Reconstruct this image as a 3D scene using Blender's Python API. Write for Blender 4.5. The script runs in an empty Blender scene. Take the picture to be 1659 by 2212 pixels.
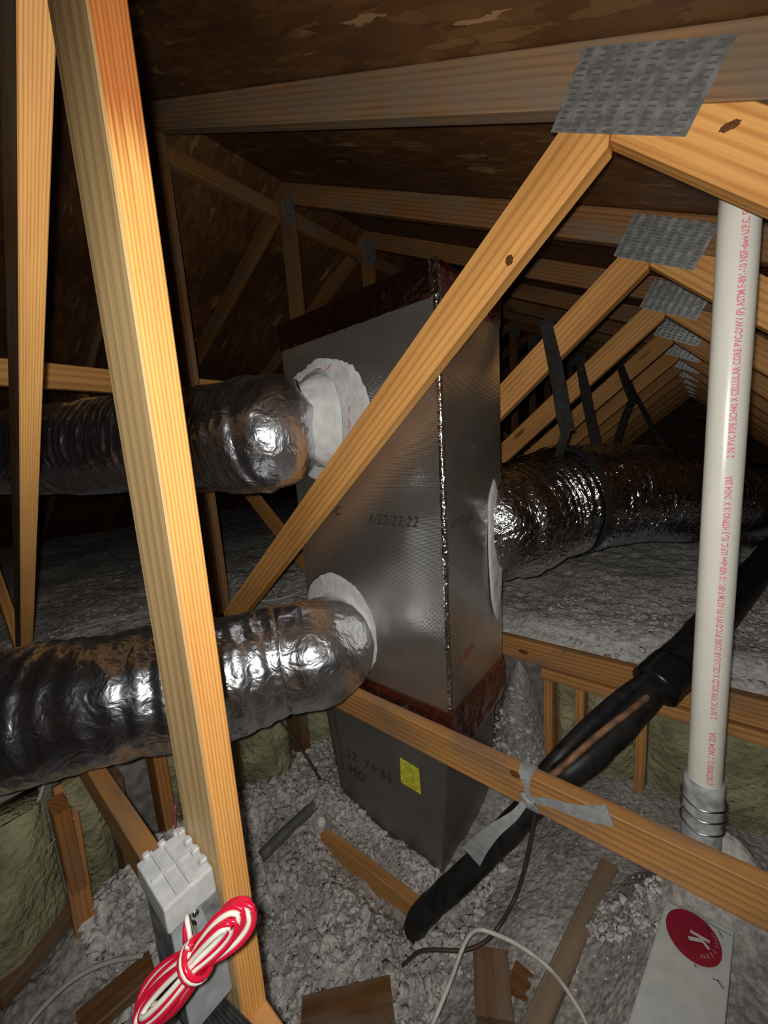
import bpy, bmesh, math, random
import numpy as np
from mathutils import Vector, Matrix, noise

# ------------------------------------------------------------------ camera, world, lamp, exposure
S = bpy.context.scene
C = S.collection
G = 1.5                      # camera height above the lower ceiling boards; all geometry below is given relative to the lens
PITCH, ROLL, YAW, FPX = math.radians(8.7), math.radians(4.1), math.radians(39.7), 830.0
Fv = Vector((-math.sin(YAW)*math.cos(PITCH), math.cos(YAW)*math.cos(PITCH), -math.sin(PITCH)))
Rv = Vector((math.cos(YAW), math.sin(YAW), 0))
Uv = Rv.cross(Fv)
R2 = Rv*math.cos(ROLL) - Uv*math.sin(ROLL)
U2 = Uv*math.cos(ROLL) + Rv*math.sin(ROLL)
cam = bpy.data.cameras.new('camera'); co = bpy.data.objects.new('camera', cam); C.objects.link(co)
M = Matrix((R2, U2, -Fv)).transposed().to_4x4(); M.translation = Vector((0, 0, G))
co.matrix_world = M
cam.sensor_fit = 'HORIZONTAL'; cam.sensor_width = 36.0; cam.lens = 36.0*FPX/1659.0
cam.clip_start = 0.02; cam.clip_end = 60
S.camera = co

def at(px, py, depth):       # a point seen at a pixel of the photograph, at a camera depth in metres
    return (Fv + R2*((px-829.5)/FPX) - U2*((py-1106)/FPX))*depth
def onx(px, py, v):
    d = at(px, py, 1); return d*(v/d.x)
def ony(px, py, v):
    d = at(px, py, 1); return d*(v/d.y)
def onz(px, py, v):
    d = at(px, py, 1); return d*(v/d.z)

W = bpy.data.worlds.new('world'); S.world = W; W.use_nodes = True
W.node_tree.nodes['Background'].inputs[0].default_value = (0.75, 0.85, 1.0, 1)
W.node_tree.nodes['Background'].inputs[1].default_value = 0.010

# the flash of the phone, just above and left of the lens
ld = bpy.data.lights.new('flash', 'SPOT'); ld.energy = 37.0; ld.spot_size = math.radians(152); ld.spot_blend = .55; ld.shadow_soft_size = 0.008; ld.color = (1.0, 0.955, 0.87)
ld.use_nodes = True
nt = ld.node_tree
fo = nt.nodes.new('ShaderNodeLightFalloff'); fo.inputs['Strength'].default_value = 1.0; fo.inputs['Smooth'].default_value = 0.28
nt.links.new(fo.outputs['Quadratic'], nt.nodes['Emission'].inputs['Strength'])
lo = bpy.data.objects.new('flash', ld); C.objects.link(lo)
lo.rotation_euler = M.to_euler()
lo.location = Vector((0, 0, G)) + U2*0.016 - R2*0.016 - Fv*0.01

S.view_settings.view_transform = 'Standard'; S.view_settings.look = 'None'
S.view_settings.gamma = 1.0; S.view_settings.use_curve_mapping = False
S.view_settings.exposure = 0.0

random.seed(7)
rng = np.random.default_rng(7)

# ------------------------------------------------------------------ materials
def mat(name):
    m = bpy.data.materials.new(name); m.use_nodes = True
    n = m.node_tree; b = n.nodes['Principled BSDF']
    return m, n, b
def N(nt, t, **kw):
    x = nt.nodes.new(t)
    for k, v in kw.items():
        if k in x.inputs: x.inputs[k].default_value = v
        else: setattr(x, k, v)
    return x
def ramp(nt, src, stops):
    r = nt.nodes.new('ShaderNodeValToRGB')
    els = r.color_ramp.elements
    while len(els) < len(stops): els.new(0.5)
    for e, (p, c) in zip(els, stops):
        e.position = p; e.color = (*c, 1) if len(c) == 3 else c
    nt.links.new(src, r.inputs[0]); return r
def bump(nt, b, src, strength, dist):
    k = N(nt, 'ShaderNodeBump', Strength=strength, Distance=dist)
    nt.links.new(src, k.inputs['Height']); nt.links.new(k.outputs[0], b.inputs['Normal']); return k
def math_(nt, op, a, b=None, clamp=False):
    k = nt.nodes.new('ShaderNodeMath'); k.operation = op; k.use_clamp = clamp
    for i, v in enumerate((a, b)):
        if v is None: continue
        if isinstance(v, (int, float)): k.inputs[i].default_value = v
        else: nt.links.new(v, k.inputs[i])
    return k.outputs[0]
def mix(nt, f, a, b, mode='MIX'):
    k = nt.nodes.new('ShaderNodeMix'); k.data_type = 'RGBA'; k.blend_type = mode
    for s, v in ((k.inputs[0], f), (k.inputs[6], a), (k.inputs[7], b)):
        if isinstance(v, (int, float)): s.default_value = v
        elif isinstance(v, tuple): s.default_value = (*v, 1)
        else: nt.links.new(v, s)
    return k.outputs[2]

def wood(name, light, dark, period=.007, knots=True, dirt=0.0, rough=.55, contrast=1.0, pith=(0.0, .035, .06), amp=.07, stain=None):
    m, nt, b = mat(name)
    at_ = N(nt, 'ShaderNodeAttribute', attribute_name='grain')
    oi = nt.nodes.new('ShaderNodeObjectInfo')
    off = nt.nodes.new('ShaderNodeVectorMath'); off.operation = 'MULTIPLY_ADD'
    nt.links.new(oi.outputs['Random'], off.inputs[0]); off.inputs[1].default_value = (9.0, .02, .03)
    nt.links.new(at_.outputs['Vector'], off.inputs[2])
    mp = N(nt, 'ShaderNodeMapping'); mp.inputs['Location'].default_value = pith
    mp.inputs['Scale'].default_value = (.16, 1, 1); nt.links.new(off.outputs[0], mp.inputs[0])
    wob = N(nt, 'ShaderNodeTexNoise', Scale=9.0, Detail=2.0); nt.links.new(mp.outputs[0], wob.inputs['Vector'])
    add = nt.nodes.new('ShaderNodeVectorMath'); add.operation = 'MULTIPLY_ADD'
    nt.links.new(wob.outputs['Color'], add.inputs[0]); (0, amp, amp)
    nt.links.new(mp.outputs[0], add.inputs[2])
    wv = N(nt, 'ShaderNodeTexWave', wave_type='RINGS', rings_direction='X', wave_profile='SIN')
    wv.inputs['Scale'].default_value = .314/period; wv.inputs['Distortion'].default_value = 1.9
    wv.inputs['Detail'].default_value = 2; wv.inputs['Detail Scale'].default_value = .6; nt.links.new(add.outputs[0], wv.inputs[0])
    mp2 = N(nt, 'ShaderNodeMapping'); mp2.inputs['Scale'].default_value = (6, 260, 260)
    nt.links.new(off.outputs[0], mp2.inputs[0])
    fib = N(nt, 'ShaderNodeTexNoise', Scale=1.0, Detail=3.0); nt.links.new(mp2.outputs[0], fib.inputs['Vector'])
    mp3 = N(nt, 'ShaderNodeMapping'); mp3.inputs['Scale'].default_value = (1.2, 9, 9)
    nt.links.new(off.outputs[0], mp3.inputs[0])
    big = N(nt, 'ShaderNodeTexNoise', Scale=1.0, Detail=2.0); nt.links.new(mp3.outputs[0], big.inputs['Vector'])
    f = math_(nt, 'POWER', wv.outputs['Fac'], 2.2)
    f = math_(nt, 'MULTIPLY', f, .52*contrast)
    f2 = math_(nt, 'MULTIPLY', math_(nt, 'SUBTRACT', fib.outputs['Fac'], .5), .9)
    f = math_(nt, 'ADD', f, f2, clamp=True)
    col = mix(nt, f, light, dark)
    bigr = ramp(nt, big.outputs['Fac'], [(.35, (1.12, 1.08, 1.0)), (.65, (.8, .74, .68))])
    col = mix(nt, 1.0, col, bigr.outputs[0], 'MULTIPLY')
    if knots:
        mp4 = N(nt, 'ShaderNodeMapping'); mp4.inputs['Scale'].default_value = (2.4, 9.0, 9.0)
        nt.links.new(off.outputs[0], mp4.inputs[0])
        vo = N(nt, 'ShaderNodeTexVoronoi', Scale=1.0); nt.links.new(mp4.outputs[0], vo.inputs['Vector'])
        k = ramp(nt, vo.outputs['Distance'], [(.06, (1, 1, 1)), (.13, (0, 0, 0))])
        col = mix(nt, math_(nt, 'MULTIPLY', k.outputs[0], .8), col, (.1, .035, .012))
    if dirt > 0:
        mp5 = N(nt, 'ShaderNodeMapping'); mp5.inputs['Scale'].default_value = (5, 14, 14)
        nt.links.new(off.outputs[0], mp5.inputs[0])
        dn = N(nt, 'ShaderNodeTexNoise', Scale=1.0, Detail=5.0); nt.links.new(mp5.outputs[0], dn.inputs['Vector'])
        dr = ramp(nt, dn.outputs['Fac'], [(.5-.25*dirt, (0, 0, 0)), (.75-.2*dirt, (1, 1, 1))])
        col = mix(nt, math_(nt, 'MULTIPLY', dr.outputs[0], .75), col, (.2, .165, .13))
    if stain:        # weathered upper end of a board
        z0, z1, sc = stain
        sp = nt.nodes.new('ShaderNodeSeparateXYZ'); nt.links.new(at_.outputs['Vector'], sp.inputs[0])
        sn = math_(nt, 'ADD', sp.outputs[0], math_(nt, 'MULTIPLY', math_(nt, 'SUBTRACT', fib.outputs['Fac'], .5), .12))
        mr = nt.nodes.new('ShaderNodeMapRange'); nt.links.new(sn, mr.inputs[0]); mr.inputs[1].default_value = z0; mr.inputs[2].default_value = z1
        col = mix(nt, mr.outputs[0], col, mix(nt, 1.0, col, sc, 'MULTIPLY'))
    nt.links.new(col, b.inputs['Base Color'])
    b.inputs['Roughness'].default_value = rough
    b.inputs['Specular IOR Level'].default_value = .35
    hb = math_(nt, 'ADD', math_(nt, 'MULTIPLY', wv.outputs['Fac'], .5), fib.outputs['Fac'])
    bump(nt, b, hb, .35, .0012)
    return m

def simple(name, c, rough=.6, metal=0.0, spec=.5, nscale=0, namt=0.0, bscale=0, bstr=0, bdist=.002, coat=0.0):
    m, nt, b = mat(name)
    b.inputs['Base Color'].default_value = (*c, 1); b.inputs['Roughness'].default_value = rough
    b.inputs['Metallic'].default_value = metal; b.inputs['Specular IOR Level'].default_value = spec
    b.inputs['Coat Weight'].default_value = coat
    tc = nt.nodes.new('ShaderNodeTexCoord')
    if nscale:
        n = N(nt, 'ShaderNodeTexNoise', Scale=nscale, Detail=4.0); nt.links.new(tc.outputs['Object'], n.inputs['Vector'])
        r = ramp(nt, n.outputs['Fac'], [(.35, tuple(v*(1-namt) for v in c)), (.65, tuple(min(1, v*(1+namt)) for v in c))])
        nt.links.new(r.outputs[0], b.inputs['Base Color'])
    if bscale:
        n = N(nt, 'ShaderNodeTexNoise', Scale=bscale, Detail=4.0); nt.links.new(tc.outputs['Object'], n.inputs['Vector'])
        bump(nt, b, n.outputs['Fac'], bstr, bdist)
    return m

M_pine = wood('pine_lumber', (.80, .43, .14), (.42, .15, .035), .017)
M_chord = wood('chord_lumber', (.36, .21, .10), (.13, .065, .028), .013, dirt=.6)
M_roofwood = wood('roof_lumber', (.33, .165, .062), (.13, .052, .018), .014, dirt=.15)
M_pale = wood('pale_lumber', (.72, .54, .29), (.40, .24, .11), .024, dirt=.0, knots=False, pith=(0, .012, -.02), amp=.05, stain=(.18, .46, (.42, .36, .31)))
M_orange = wood('orange_lumber', (.98, .58, .21), (.62, .20, .04), .0043, knots=False, contrast=1.1, pith=(0, .14, .0), amp=.012)
M_postedge = wood('post_edge_lumber', (.98, .55, .18), (.60, .19, .04), .0043, knots=False, contrast=1.15, pith=(0, .14, .0), amp=.012, stain=(.29, .345, (.50, .33, .30)))
M_beam = wood('beam_lumber', (.62, .335, .125), (.30, .12, .038), .016, dirt=.1, pith=(0, .02, .09))
M_brown = wood('brown_stud_lumber', (.44, .20, .06), (.22, .08, .02), .014, dirt=.2)
M_dusty = wood('dusty_lumber', (.33, .235, .16), (.2, .12, .07), .013, dirt=.9)
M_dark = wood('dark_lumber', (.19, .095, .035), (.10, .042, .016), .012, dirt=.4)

def m_osb():
    m, nt, b = mat('strand_board')
    tc = nt.nodes.new('ShaderNodeTexCoord'); geo = nt.nodes.new('ShaderNodeNewGeometry')
    cols = None
    for i, (rz, sc) in enumerate(((0.35, 1.0), (1.9, 1.15), (2.8, .9))):
        mp = N(nt, 'ShaderNodeMapping'); mp.inputs['Rotation'].default_value = (0, 0, rz)
        mp.inputs['Scale'].default_value = (7*sc, 42*sc, 20); mp.inputs['Location'].default_value = (i*3.3, i*7.1, 0)
        nt.links.new(tc.outputs['Object'], mp.inputs[0])
        wob = N(nt, 'ShaderNodeTexNoise', Scale=1.5, Detail=2.0); nt.links.new(mp.outputs[0], wob.inputs['Vector'])
        ad = nt.nodes.new('ShaderNodeVectorMath'); ad.operation = 'MULTIPLY_ADD'
        nt.links.new(wob.outputs['Color'], ad.inputs[0]); ad.inputs[1].default_value = (.9, .9, .9); nt.links.new(mp.outputs[0], ad.inputs[2])
        v = N(nt, 'ShaderNodeTexVoronoi', Scale=1.0); nt.links.new(ad.outputs[0], v.inputs['Vector'])
        sep = nt.nodes.new('ShaderNodeSeparateColor'); nt.links.new(v.outputs['Color'], sep.inputs[0])
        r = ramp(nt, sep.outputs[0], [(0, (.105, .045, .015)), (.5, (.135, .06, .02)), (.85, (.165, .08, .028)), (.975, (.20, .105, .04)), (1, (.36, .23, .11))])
        if cols is None: cols = r.outputs[0]; h = sep.outputs[0]
        else:
            f = math_(nt, 'GREATER_THAN', sep.outputs[1], .55)
            cols = mix(nt, f, cols, r.outputs[0])
            hm = nt.nodes.new('ShaderNodeMix'); nt.links.new(f, hm.inputs[0]); nt.links.new(h, hm.inputs[2]); nt.links.new(sep.outputs[0], hm.inputs[3]); h = hm.outputs[0]
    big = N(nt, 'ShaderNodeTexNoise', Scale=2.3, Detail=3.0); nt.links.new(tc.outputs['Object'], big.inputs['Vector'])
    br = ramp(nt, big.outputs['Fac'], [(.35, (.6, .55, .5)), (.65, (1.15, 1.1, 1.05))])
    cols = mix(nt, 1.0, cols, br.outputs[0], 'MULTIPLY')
    nt.links.new(cols, b.inputs['Base Color']); b.inputs['Roughness'].default_value = .6
    bump(nt, b, h, .35, .002)
    return m
M_osb = m_osb()

def m_foil(name, base, rough, dust=0.0, weave=True, wob=.25):
    m, nt, b = mat(name)
    tc = nt.nodes.new('ShaderNodeTexCoord')
    b.inputs['Metallic'].default_value = .90
    big = N(nt, 'ShaderNodeTexNoise', Scale=5.0, Detail=3.0); nt.links.new(tc.outputs['Object'], big.inputs['Vector'])
    c0 = ramp(nt, big.outputs['Fac'], [(.3, tuple(v*.85 for v in base)), (.7, tuple(min(1, v*1.1) for v in base))])
    nt.links.new(c0.outputs[0], b.inputs['Base Color'])
    rr = N(nt, 'ShaderNodeTexNoise', Scale=14.0, Detail=4.0); nt.links.new(tc.outputs['Object'], rr.inputs['Vector'])
    rm = nt.nodes.new('ShaderNodeMapRange'); nt.links.new(rr.outputs['Fac'], rm.inputs[0])
    rm.inputs[1].default_value = .3; rm.inputs[2].default_value = .7; rm.inputs[3].default_value = rough*.85; rm.inputs[4].default_value = rough*1.2
    nt.links.new(rm.outputs[0], b.inputs['Roughness'])
    wb = N(nt, 'ShaderNodeTexNoise', Scale=9.0, Detail=2.0); nt.links.new(tc.outputs['Object'], wb.inputs['Vector'])
    last = None
    k = N(nt, 'ShaderNodeBump', Strength=wob, Distance=.006); nt.links.new(wb.outputs['Fac'], k.inputs['Height'])
    last = k.outputs[0]
    if weave:
        for d, amp in (('Z', .5), ('X', .3)):
            wv = N(nt, 'ShaderNodeTexWave', wave_type='BANDS', bands_direction=d)
            wv.inputs['Scale'].default_value = .314/.0042; wv.inputs['Distortion'].default_value = .7; wv.inputs['Detail Scale'].default_value = 2
            nt.links.new(tc.outputs['Object'], wv.inputs[0])
            k2 = N(nt, 'ShaderNodeBump', Strength=amp, Distance=.0009); nt.links.new(wv.outputs['Fac'], k2.inputs['Height'])
            nt.links.new(last, k2.inputs['Normal']); last = k2.outputs[0]
    nt.links.new(last, b.inputs['Normal'])
    if dust:
        b.inputs['Metallic'].default_value = .95-dust
    return m
M_foil = m_foil('scrim_foil', (.74, .73, .72), .17)
M_foil_low = m_foil('dull_scrim_foil', (.30, .29, .275), .42, dust=.2)

def m_flex(name, base, rough, s1=38, s2=150, st=.8):
    m, nt, b = mat(name)
    tc = nt.nodes.new('ShaderNodeTexCoord')
    b.inputs['Metallic'].default_value = 1.0; b.inputs['Roughness'].default_value = rough
    b.inputs['Base Color'].default_value = (*base, 1)
    n1 = N(nt, 'ShaderNodeTexNoise', Scale=s1, Detail=2.0, Distortion=1.2); nt.links.new(tc.outputs['Object'], n1.inputs['Vector'])
    v = N(nt, 'ShaderNodeTexVoronoi', Scale=s1*1.3); v.feature = 'DISTANCE_TO_EDGE'; nt.links.new(tc.outputs['Object'], v.inputs['Vector'])
    n2 = N(nt, 'ShaderNodeTexNoise', Scale=s2, Detail=1.0); nt.links.new(tc.outputs['Object'], n2.inputs['Vector'])
    k = N(nt, 'ShaderNodeBump', Strength=st, Distance=.007); nt.links.new(n1.outputs['Fac'], k.inputs['Height'])
    k1 = N(nt, 'ShaderNodeBump', Strength=st*.35, Distance=.004); nt.links.new(v.outputs['Distance'], k1.inputs['Height']); nt.links.new(k.outputs[0], k1.inputs['Normal'])
    k2 = N(nt, 'ShaderNodeBump', Strength=st*.4, Distance=.0012); nt.links.new(n2.outputs['Fac'], k2.inputs['Height']); nt.links.new(k1.outputs[0], k2.inputs['Normal'])
    nt.links.new(k2.outputs[0], b.inputs['Normal'])
    return m
M_flex = m_flex('silver_jacket', (.72, .75, .82), .31, 26, 190, st=.6)
M_flexd = m_flex('dusty_silver_jacket', (.56, .58, .62), .2, 42, 190, st=.9)
M_tape = m_flex('maroon_printed_foil_tape', (.52, .30, .32), .24, 30, 120, .6)
M_foiltape = m_flex('bright_foil_tape', (.8, .8, .82), .2, 40, 160, .9)
M_galv = simple('galvanized_steel', (.42, .44, .45), .42, .75, nscale=60, namt=.3, bscale=150, bstr=.3, bdist=.001)
M_slot = simple('slot_shadowed_steel', (.3, .31, .31), .4, .8)
M_mastic = simple('white_mastic', (.72, .74, .75), .65, nscale=26, namt=.1, bscale=45, bstr=.9, bdist=.004)
M_pvc = simple('white_pvc', (.80, .80, .74), .28, nscale=7, namt=.04, bscale=20, bstr=.05)
M_redprint = simple('red_print', (.80, .22, .30), .5)
M_blackprint = simple('black_print', (.03, .03, .03), .5)
M_maroonprint = simple('maroon_print', (.16, .03, .035), .5)
M_redink = simple('bright_red_ink', (.45, .02, .03), .4)
M_foam = simple('black_foam', (.014, .014, .015), .5, spec=.4, nscale=30, namt=.5, bscale=60, bstr=.4, bdist=.002)
M_blacktape = simple('black_vinyl', (.012, .012, .013), .28, bscale=40, bstr=.5, bdist=.002)
M_copper = simple('dull_copper', (.26, .14, .08), .6, .25, nscale=30, namt=.4)
M_strap = simple('black_webbing', (.02, .02, .021), .75, nscale=60, namt=.5, bscale=200, bstr=.6)
M_graystrap = simple('grey_webbing', (.34, .36, .38), .7, nscale=60, namt=.15, bscale=250, bstr=.7)
M_coupling = simple('grey_rubber_coupling', (.38, .41, .43), .5, nscale=50, namt=.3)
M_steel = simple('bright_steel', (.75, .77, .78), .22, 1.0)
M_red = simple('red_wire', (.70, .012, .05), .22, spec=.5, coat=.3)
M_white = simple('white_wire', (.86, .85, .78), .3, coat=.2)
M_greyplastic = simple('grey_plastic', (.36, .40, .43), .5, nscale=40, namt=.16)
M_darkplastic = simple('dark_grey_plastic', (.17, .185, .195), .6, nscale=40, namt=.5)
M_paleplastic = simple('pale_grey_plastic', (.50, .52, .54), .5, nscale=60, namt=.1, bscale=60, bstr=.3)
M_cable = simple('white_cable', (.55, .55, .53), .5, nscale=30, namt=.2)
M_dimcable = simple('dusty_white_cable', (.42, .42, .41), .6)
M_browncable = simple('dark_brown_cable', (.06, .04, .033), .5)
M_yellow = simple('yellow_label', (.80, .80, .06), .5, nscale=60, namt=.2)
M_boxwhite = simple('white_carton', (.42, .45, .45), .6, nscale=40, namt=.06)
M_boxtape = simple('clear_carton_tape', (.30, .32, .32), .35)
M_boxred = simple('crimson_print', (.22, .006, .025), .5, nscale=30, namt=.15)
M_boxletter = simple('pale_letter_print', (.42, .42, .41), .5)
M_boxlet2 = simple('faint_letter_print', (.28, .12, .14), .5)
M_smudge = simple('dark_smudge', (.16, .165, .165), .7)
M_rubber = simple('ribbed_black_rubber', (.045, .05, .052), .55, nscale=60, namt=.4)
M_batt = simple('yellow_fiberglass', (.33, .32, .19), .9, nscale=9, namt=.35, bscale=45, bstr=1.0, bdist=.02)
M_conduit = simple('dusty_green_conduit', (.10, .105, .085), .6, nscale=20, namt=.2)
M_drywall = simple('dusty_drywall', (.23, .22, .205), .9, nscale=25, namt=.3, bscale=80, bstr=.6)

def m_fluff(name, lo, hi):
    m, nt, b = mat(name)
    tc = nt.nodes.new('ShaderNodeTexCoord')
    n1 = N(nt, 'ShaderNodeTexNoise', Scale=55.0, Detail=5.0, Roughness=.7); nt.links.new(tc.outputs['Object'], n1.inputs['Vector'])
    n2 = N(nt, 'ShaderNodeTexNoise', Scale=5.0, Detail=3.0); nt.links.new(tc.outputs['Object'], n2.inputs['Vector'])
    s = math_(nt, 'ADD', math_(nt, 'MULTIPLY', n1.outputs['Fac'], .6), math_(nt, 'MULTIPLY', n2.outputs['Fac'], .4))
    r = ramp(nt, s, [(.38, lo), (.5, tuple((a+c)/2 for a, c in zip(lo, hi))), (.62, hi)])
    v = N(nt, 'ShaderNodeTexVoronoi', Scale=70.0); nt.links.new(tc.outputs['Object'], v.inputs['Vector'])
    nt.links.new(r.outputs[0], b.inputs['Base Color']); b.inputs['Roughness'].default_value = .95
    b.inputs['Specular IOR Level'].default_value = .15
    h = math_(nt, 'SUBTRACT', n1.outputs['Fac'], v.outputs['Distance'])
    bump(nt, b, h, .7, .006)
    return m
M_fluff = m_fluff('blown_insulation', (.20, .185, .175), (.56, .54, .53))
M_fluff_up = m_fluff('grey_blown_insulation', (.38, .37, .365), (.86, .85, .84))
M_clump = m_fluff('insulation_clump', (.30, .28, .27), (.84, .83, .82))

# ------------------------------------------------------------------ mesh helpers (coordinates relative to the lens, z raised by G)
def mesh_obj(name, verts, faces, m, parent=None, smooth=False, grain=None, mats=None, midx=None):
    me = bpy.data.meshes.new(name)
    origin = Vector(parent['_o']) if parent is not None else None
    if origin is None:
        vs = np.array([tuple(v) for v in verts], float)
        c = vs.mean(0); c[2] = vs[:, 2].min(); origin = Vector(c) + Vector((0, 0, G))
    me.from_pydata([(v[0]-origin.x, v[1]-origin.y, v[2]+G-origin.z) for v in verts], [], faces)
    for q in (mats or [m]): me.materials.append(q)
    if midx is not None: me.polygons.foreach_set('material_index', midx)
    if grain is not None:
        a = me.attributes.new('grain', 'FLOAT_VECTOR', 'POINT')
        a.data.foreach_set('vector', np.array(grain, np.float32).ravel())
    if smooth: me.polygons.foreach_set('use_smooth', [True]*len(me.polygons))
    me.update()
    o = bpy.data.objects.new(name, me); C.objects.link(o)
    if parent is not None:
        o.parent = parent
        if '_o' in parent: pass
        o['_o'] = tuple(origin)
    else:
        o.location = origin; o['_o'] = tuple(origin)
    return o
def child_origin(o, parent): o['_o'] = parent['_o']
def tag(o, label, cat, group=None, kind=None):
    o['label'] = label; o['category'] = cat
    if group: o['group'] = group
    if kind: o['kind'] = kind
    return o
def thing(name, label, cat, loc, group=None):
    o = bpy.data.objects.new(name, None); C.objects.link(o); o.empty_display_size = .05
    o.location = Vector(loc) + Vector((0, 0, G)); o['_o'] = tuple(o.location)
    if label: tag(o, label, cat, group)
    return o

class MB:
    def __init__(s): s.v = []; s.f = []; s.g = []; s.mi = []
    def add(s, vs, fs, gs=None, mi=0):
        b = len(s.v); s.v += [tuple(v) for v in vs]; s.f += [[b+i for i in f] for f in fs]
        s.g += (gs if gs is not None else [(0, 0, 0)]*len(vs)); s.mi += [mi]*len(fs)
    def build(s, name, m, parent=None, smooth=False, mats=None):
        return mesh_obj(name, s.v, s.f, m, parent, smooth, s.g, mats, s.mi if mats else None)

def board_mesh(A, B, wd, w, t, ch=.0025, n=6, warp=.0008):
    """lumber from A to B; w along wd, t along the third axis; chamfered edges"""
    A = Vector(A); B = Vector(B); d = (B-A); L = d.length; d.normalize()
    wd = Vector(wd); wd = (wd - d*wd.dot(d)).normalized(); td = d.cross(wd)
    a, b = w/2, t/2
    sec = [(a-ch, b), (a, b-ch), (a, -b+ch), (a-ch, -b), (-a+ch, -b), (-a, -b+ch), (-a, b-ch), (-a+ch, b)]
    vs, gs = [], []
    o = random.uniform(0, 5); ow = random.uniform(-.02, .02)
    for i in range(n+1):
        u = L*i/n; wob = warp*math.sin(i*1.7+o)
        for (x, y) in sec:
            vs.append(A + d*u + wd*(x+wob) + td*(y)); gs.append((u+o, y, x+ow))
    fs = []
    for i in range(n):
        for j in range(8):
            k = (j+1) % 8
            fs.append([i*8+j, i*8+k, (i+1)*8+k, (i+1)*8+j])
    fs.append(list(range(7, -1, -1))); fs.append([n*8+j for j in range(8)])
    return vs, fs, gs
def board(name, A, B, wd, w, t, m, parent=None, **k):
    vs, fs, gs = board_mesh(A, B, wd, w, t, **k)
    return mesh_obj(name, vs, fs, m, parent, False, gs)

def clip(poly, p, n):
    """keep the side of the line through p towards n"""
    out = []
    for i in range(len(poly)):
        a, b = poly[i], poly[(i+1) % len(poly)]
        da = (a[0]-p[0])*n[0]+(a[1]-p[1])*n[1]; db = (b[0]-p[0])*n[0]+(b[1]-p[1])*n[1]
        if da >= 0: out.append(a)
        if (da > 0) != (db > 0) and abs(da-db) > 1e-9:
            t = da/(da-db); out.append((a[0]+(b[0]-a[0])*t, a[1]+(b[1]-a[1])*t))
    return out
def strip(A, B, w):
    dx, dz = B[0]-A[0], B[1]-A[1]; L = math.hypot(dx, dz); nx, nz = -dz/L*w/2, dx/L*w/2
    return [(A[0]+nx, A[1]+nz), (B[0]+nx, B[1]+nz), (B[0]-nx, B[1]-nz), (A[0]-nx, A[1]-nz)]
def plank(name, poly, y0, t, dirv, m, parent, ch=.002, seed=0, mats=None, facemat=None, zero=None):
    """a truss member: polygon in x,z, thickness t from y0 back; chamfered front and back edges"""
    n = len(poly)
    ar = sum(poly[i][0]*poly[(i+1) % n][1]-poly[(i+1) % n][0]*poly[i][1] for i in range(n))
    if ar < 0: poly = poly[::-1]
    cx = sum(p[0] for p in poly)/n; cz = sum(p[1] for p in poly)/n
    def inset(p, q, r):      # move q inward by ch along the corner bisector
        e1 = Vector((q[0]-p[0], q[1]-p[1])).normalized(); e2 = Vector((r[0]-q[0], r[1]-q[1])).normalized()
        n1 = Vector((-e1.y, e1.x)); n2 = Vector((-e2.y, e2.x)); bis = n1+n2
        k = ch/max(.35, bis.dot(n1)); return (q[0]+bis.x*k, q[1]+bis.y*k)
    ins = [inset(poly[i-1], poly[i], poly[(i+1) % n]) for i in range(n)]
    vs = [(p[0], y0, p[1]) for p in ins] + [(p[0], y0+ch, p[1]) for p in poly] + [(p[0], y0+t-ch, p[1]) for p in poly] + [(p[0], y0+t, p[1]) for p in ins]
    fs = [list(range(n))]
    for l in range(3):
        for i in range(n):
            j = (i+1) % n; fs.append([l*n+i, (l+1)*n+i, (l+1)*n+j, l*n+j])
    fs.append([3*n+i for i in range(n-1, -1, -1)])
    dl = math.hypot(*dirv); dx, dz = dirv[0]/dl, dirv[1]/dl
    r = random.Random(seed); o = r.uniform(0, 8); ow = r.uniform(-.03, .03)
    if zero is not None: o = 0.0
    # centre the grain frame on the member
    mid = -dz*cx + dx*cz
    gs = [(v[0]*dx+v[2]*dz+o, v[1]-y0-t/2, -v[0]*dz+v[2]*dx-mid+ow) for v in vs]
    ob = mesh_obj(name, vs, fs, m, parent, False, gs, mats, [facemat(k, n) for k in range(len(fs))] if mats else None)
    return ob

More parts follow.
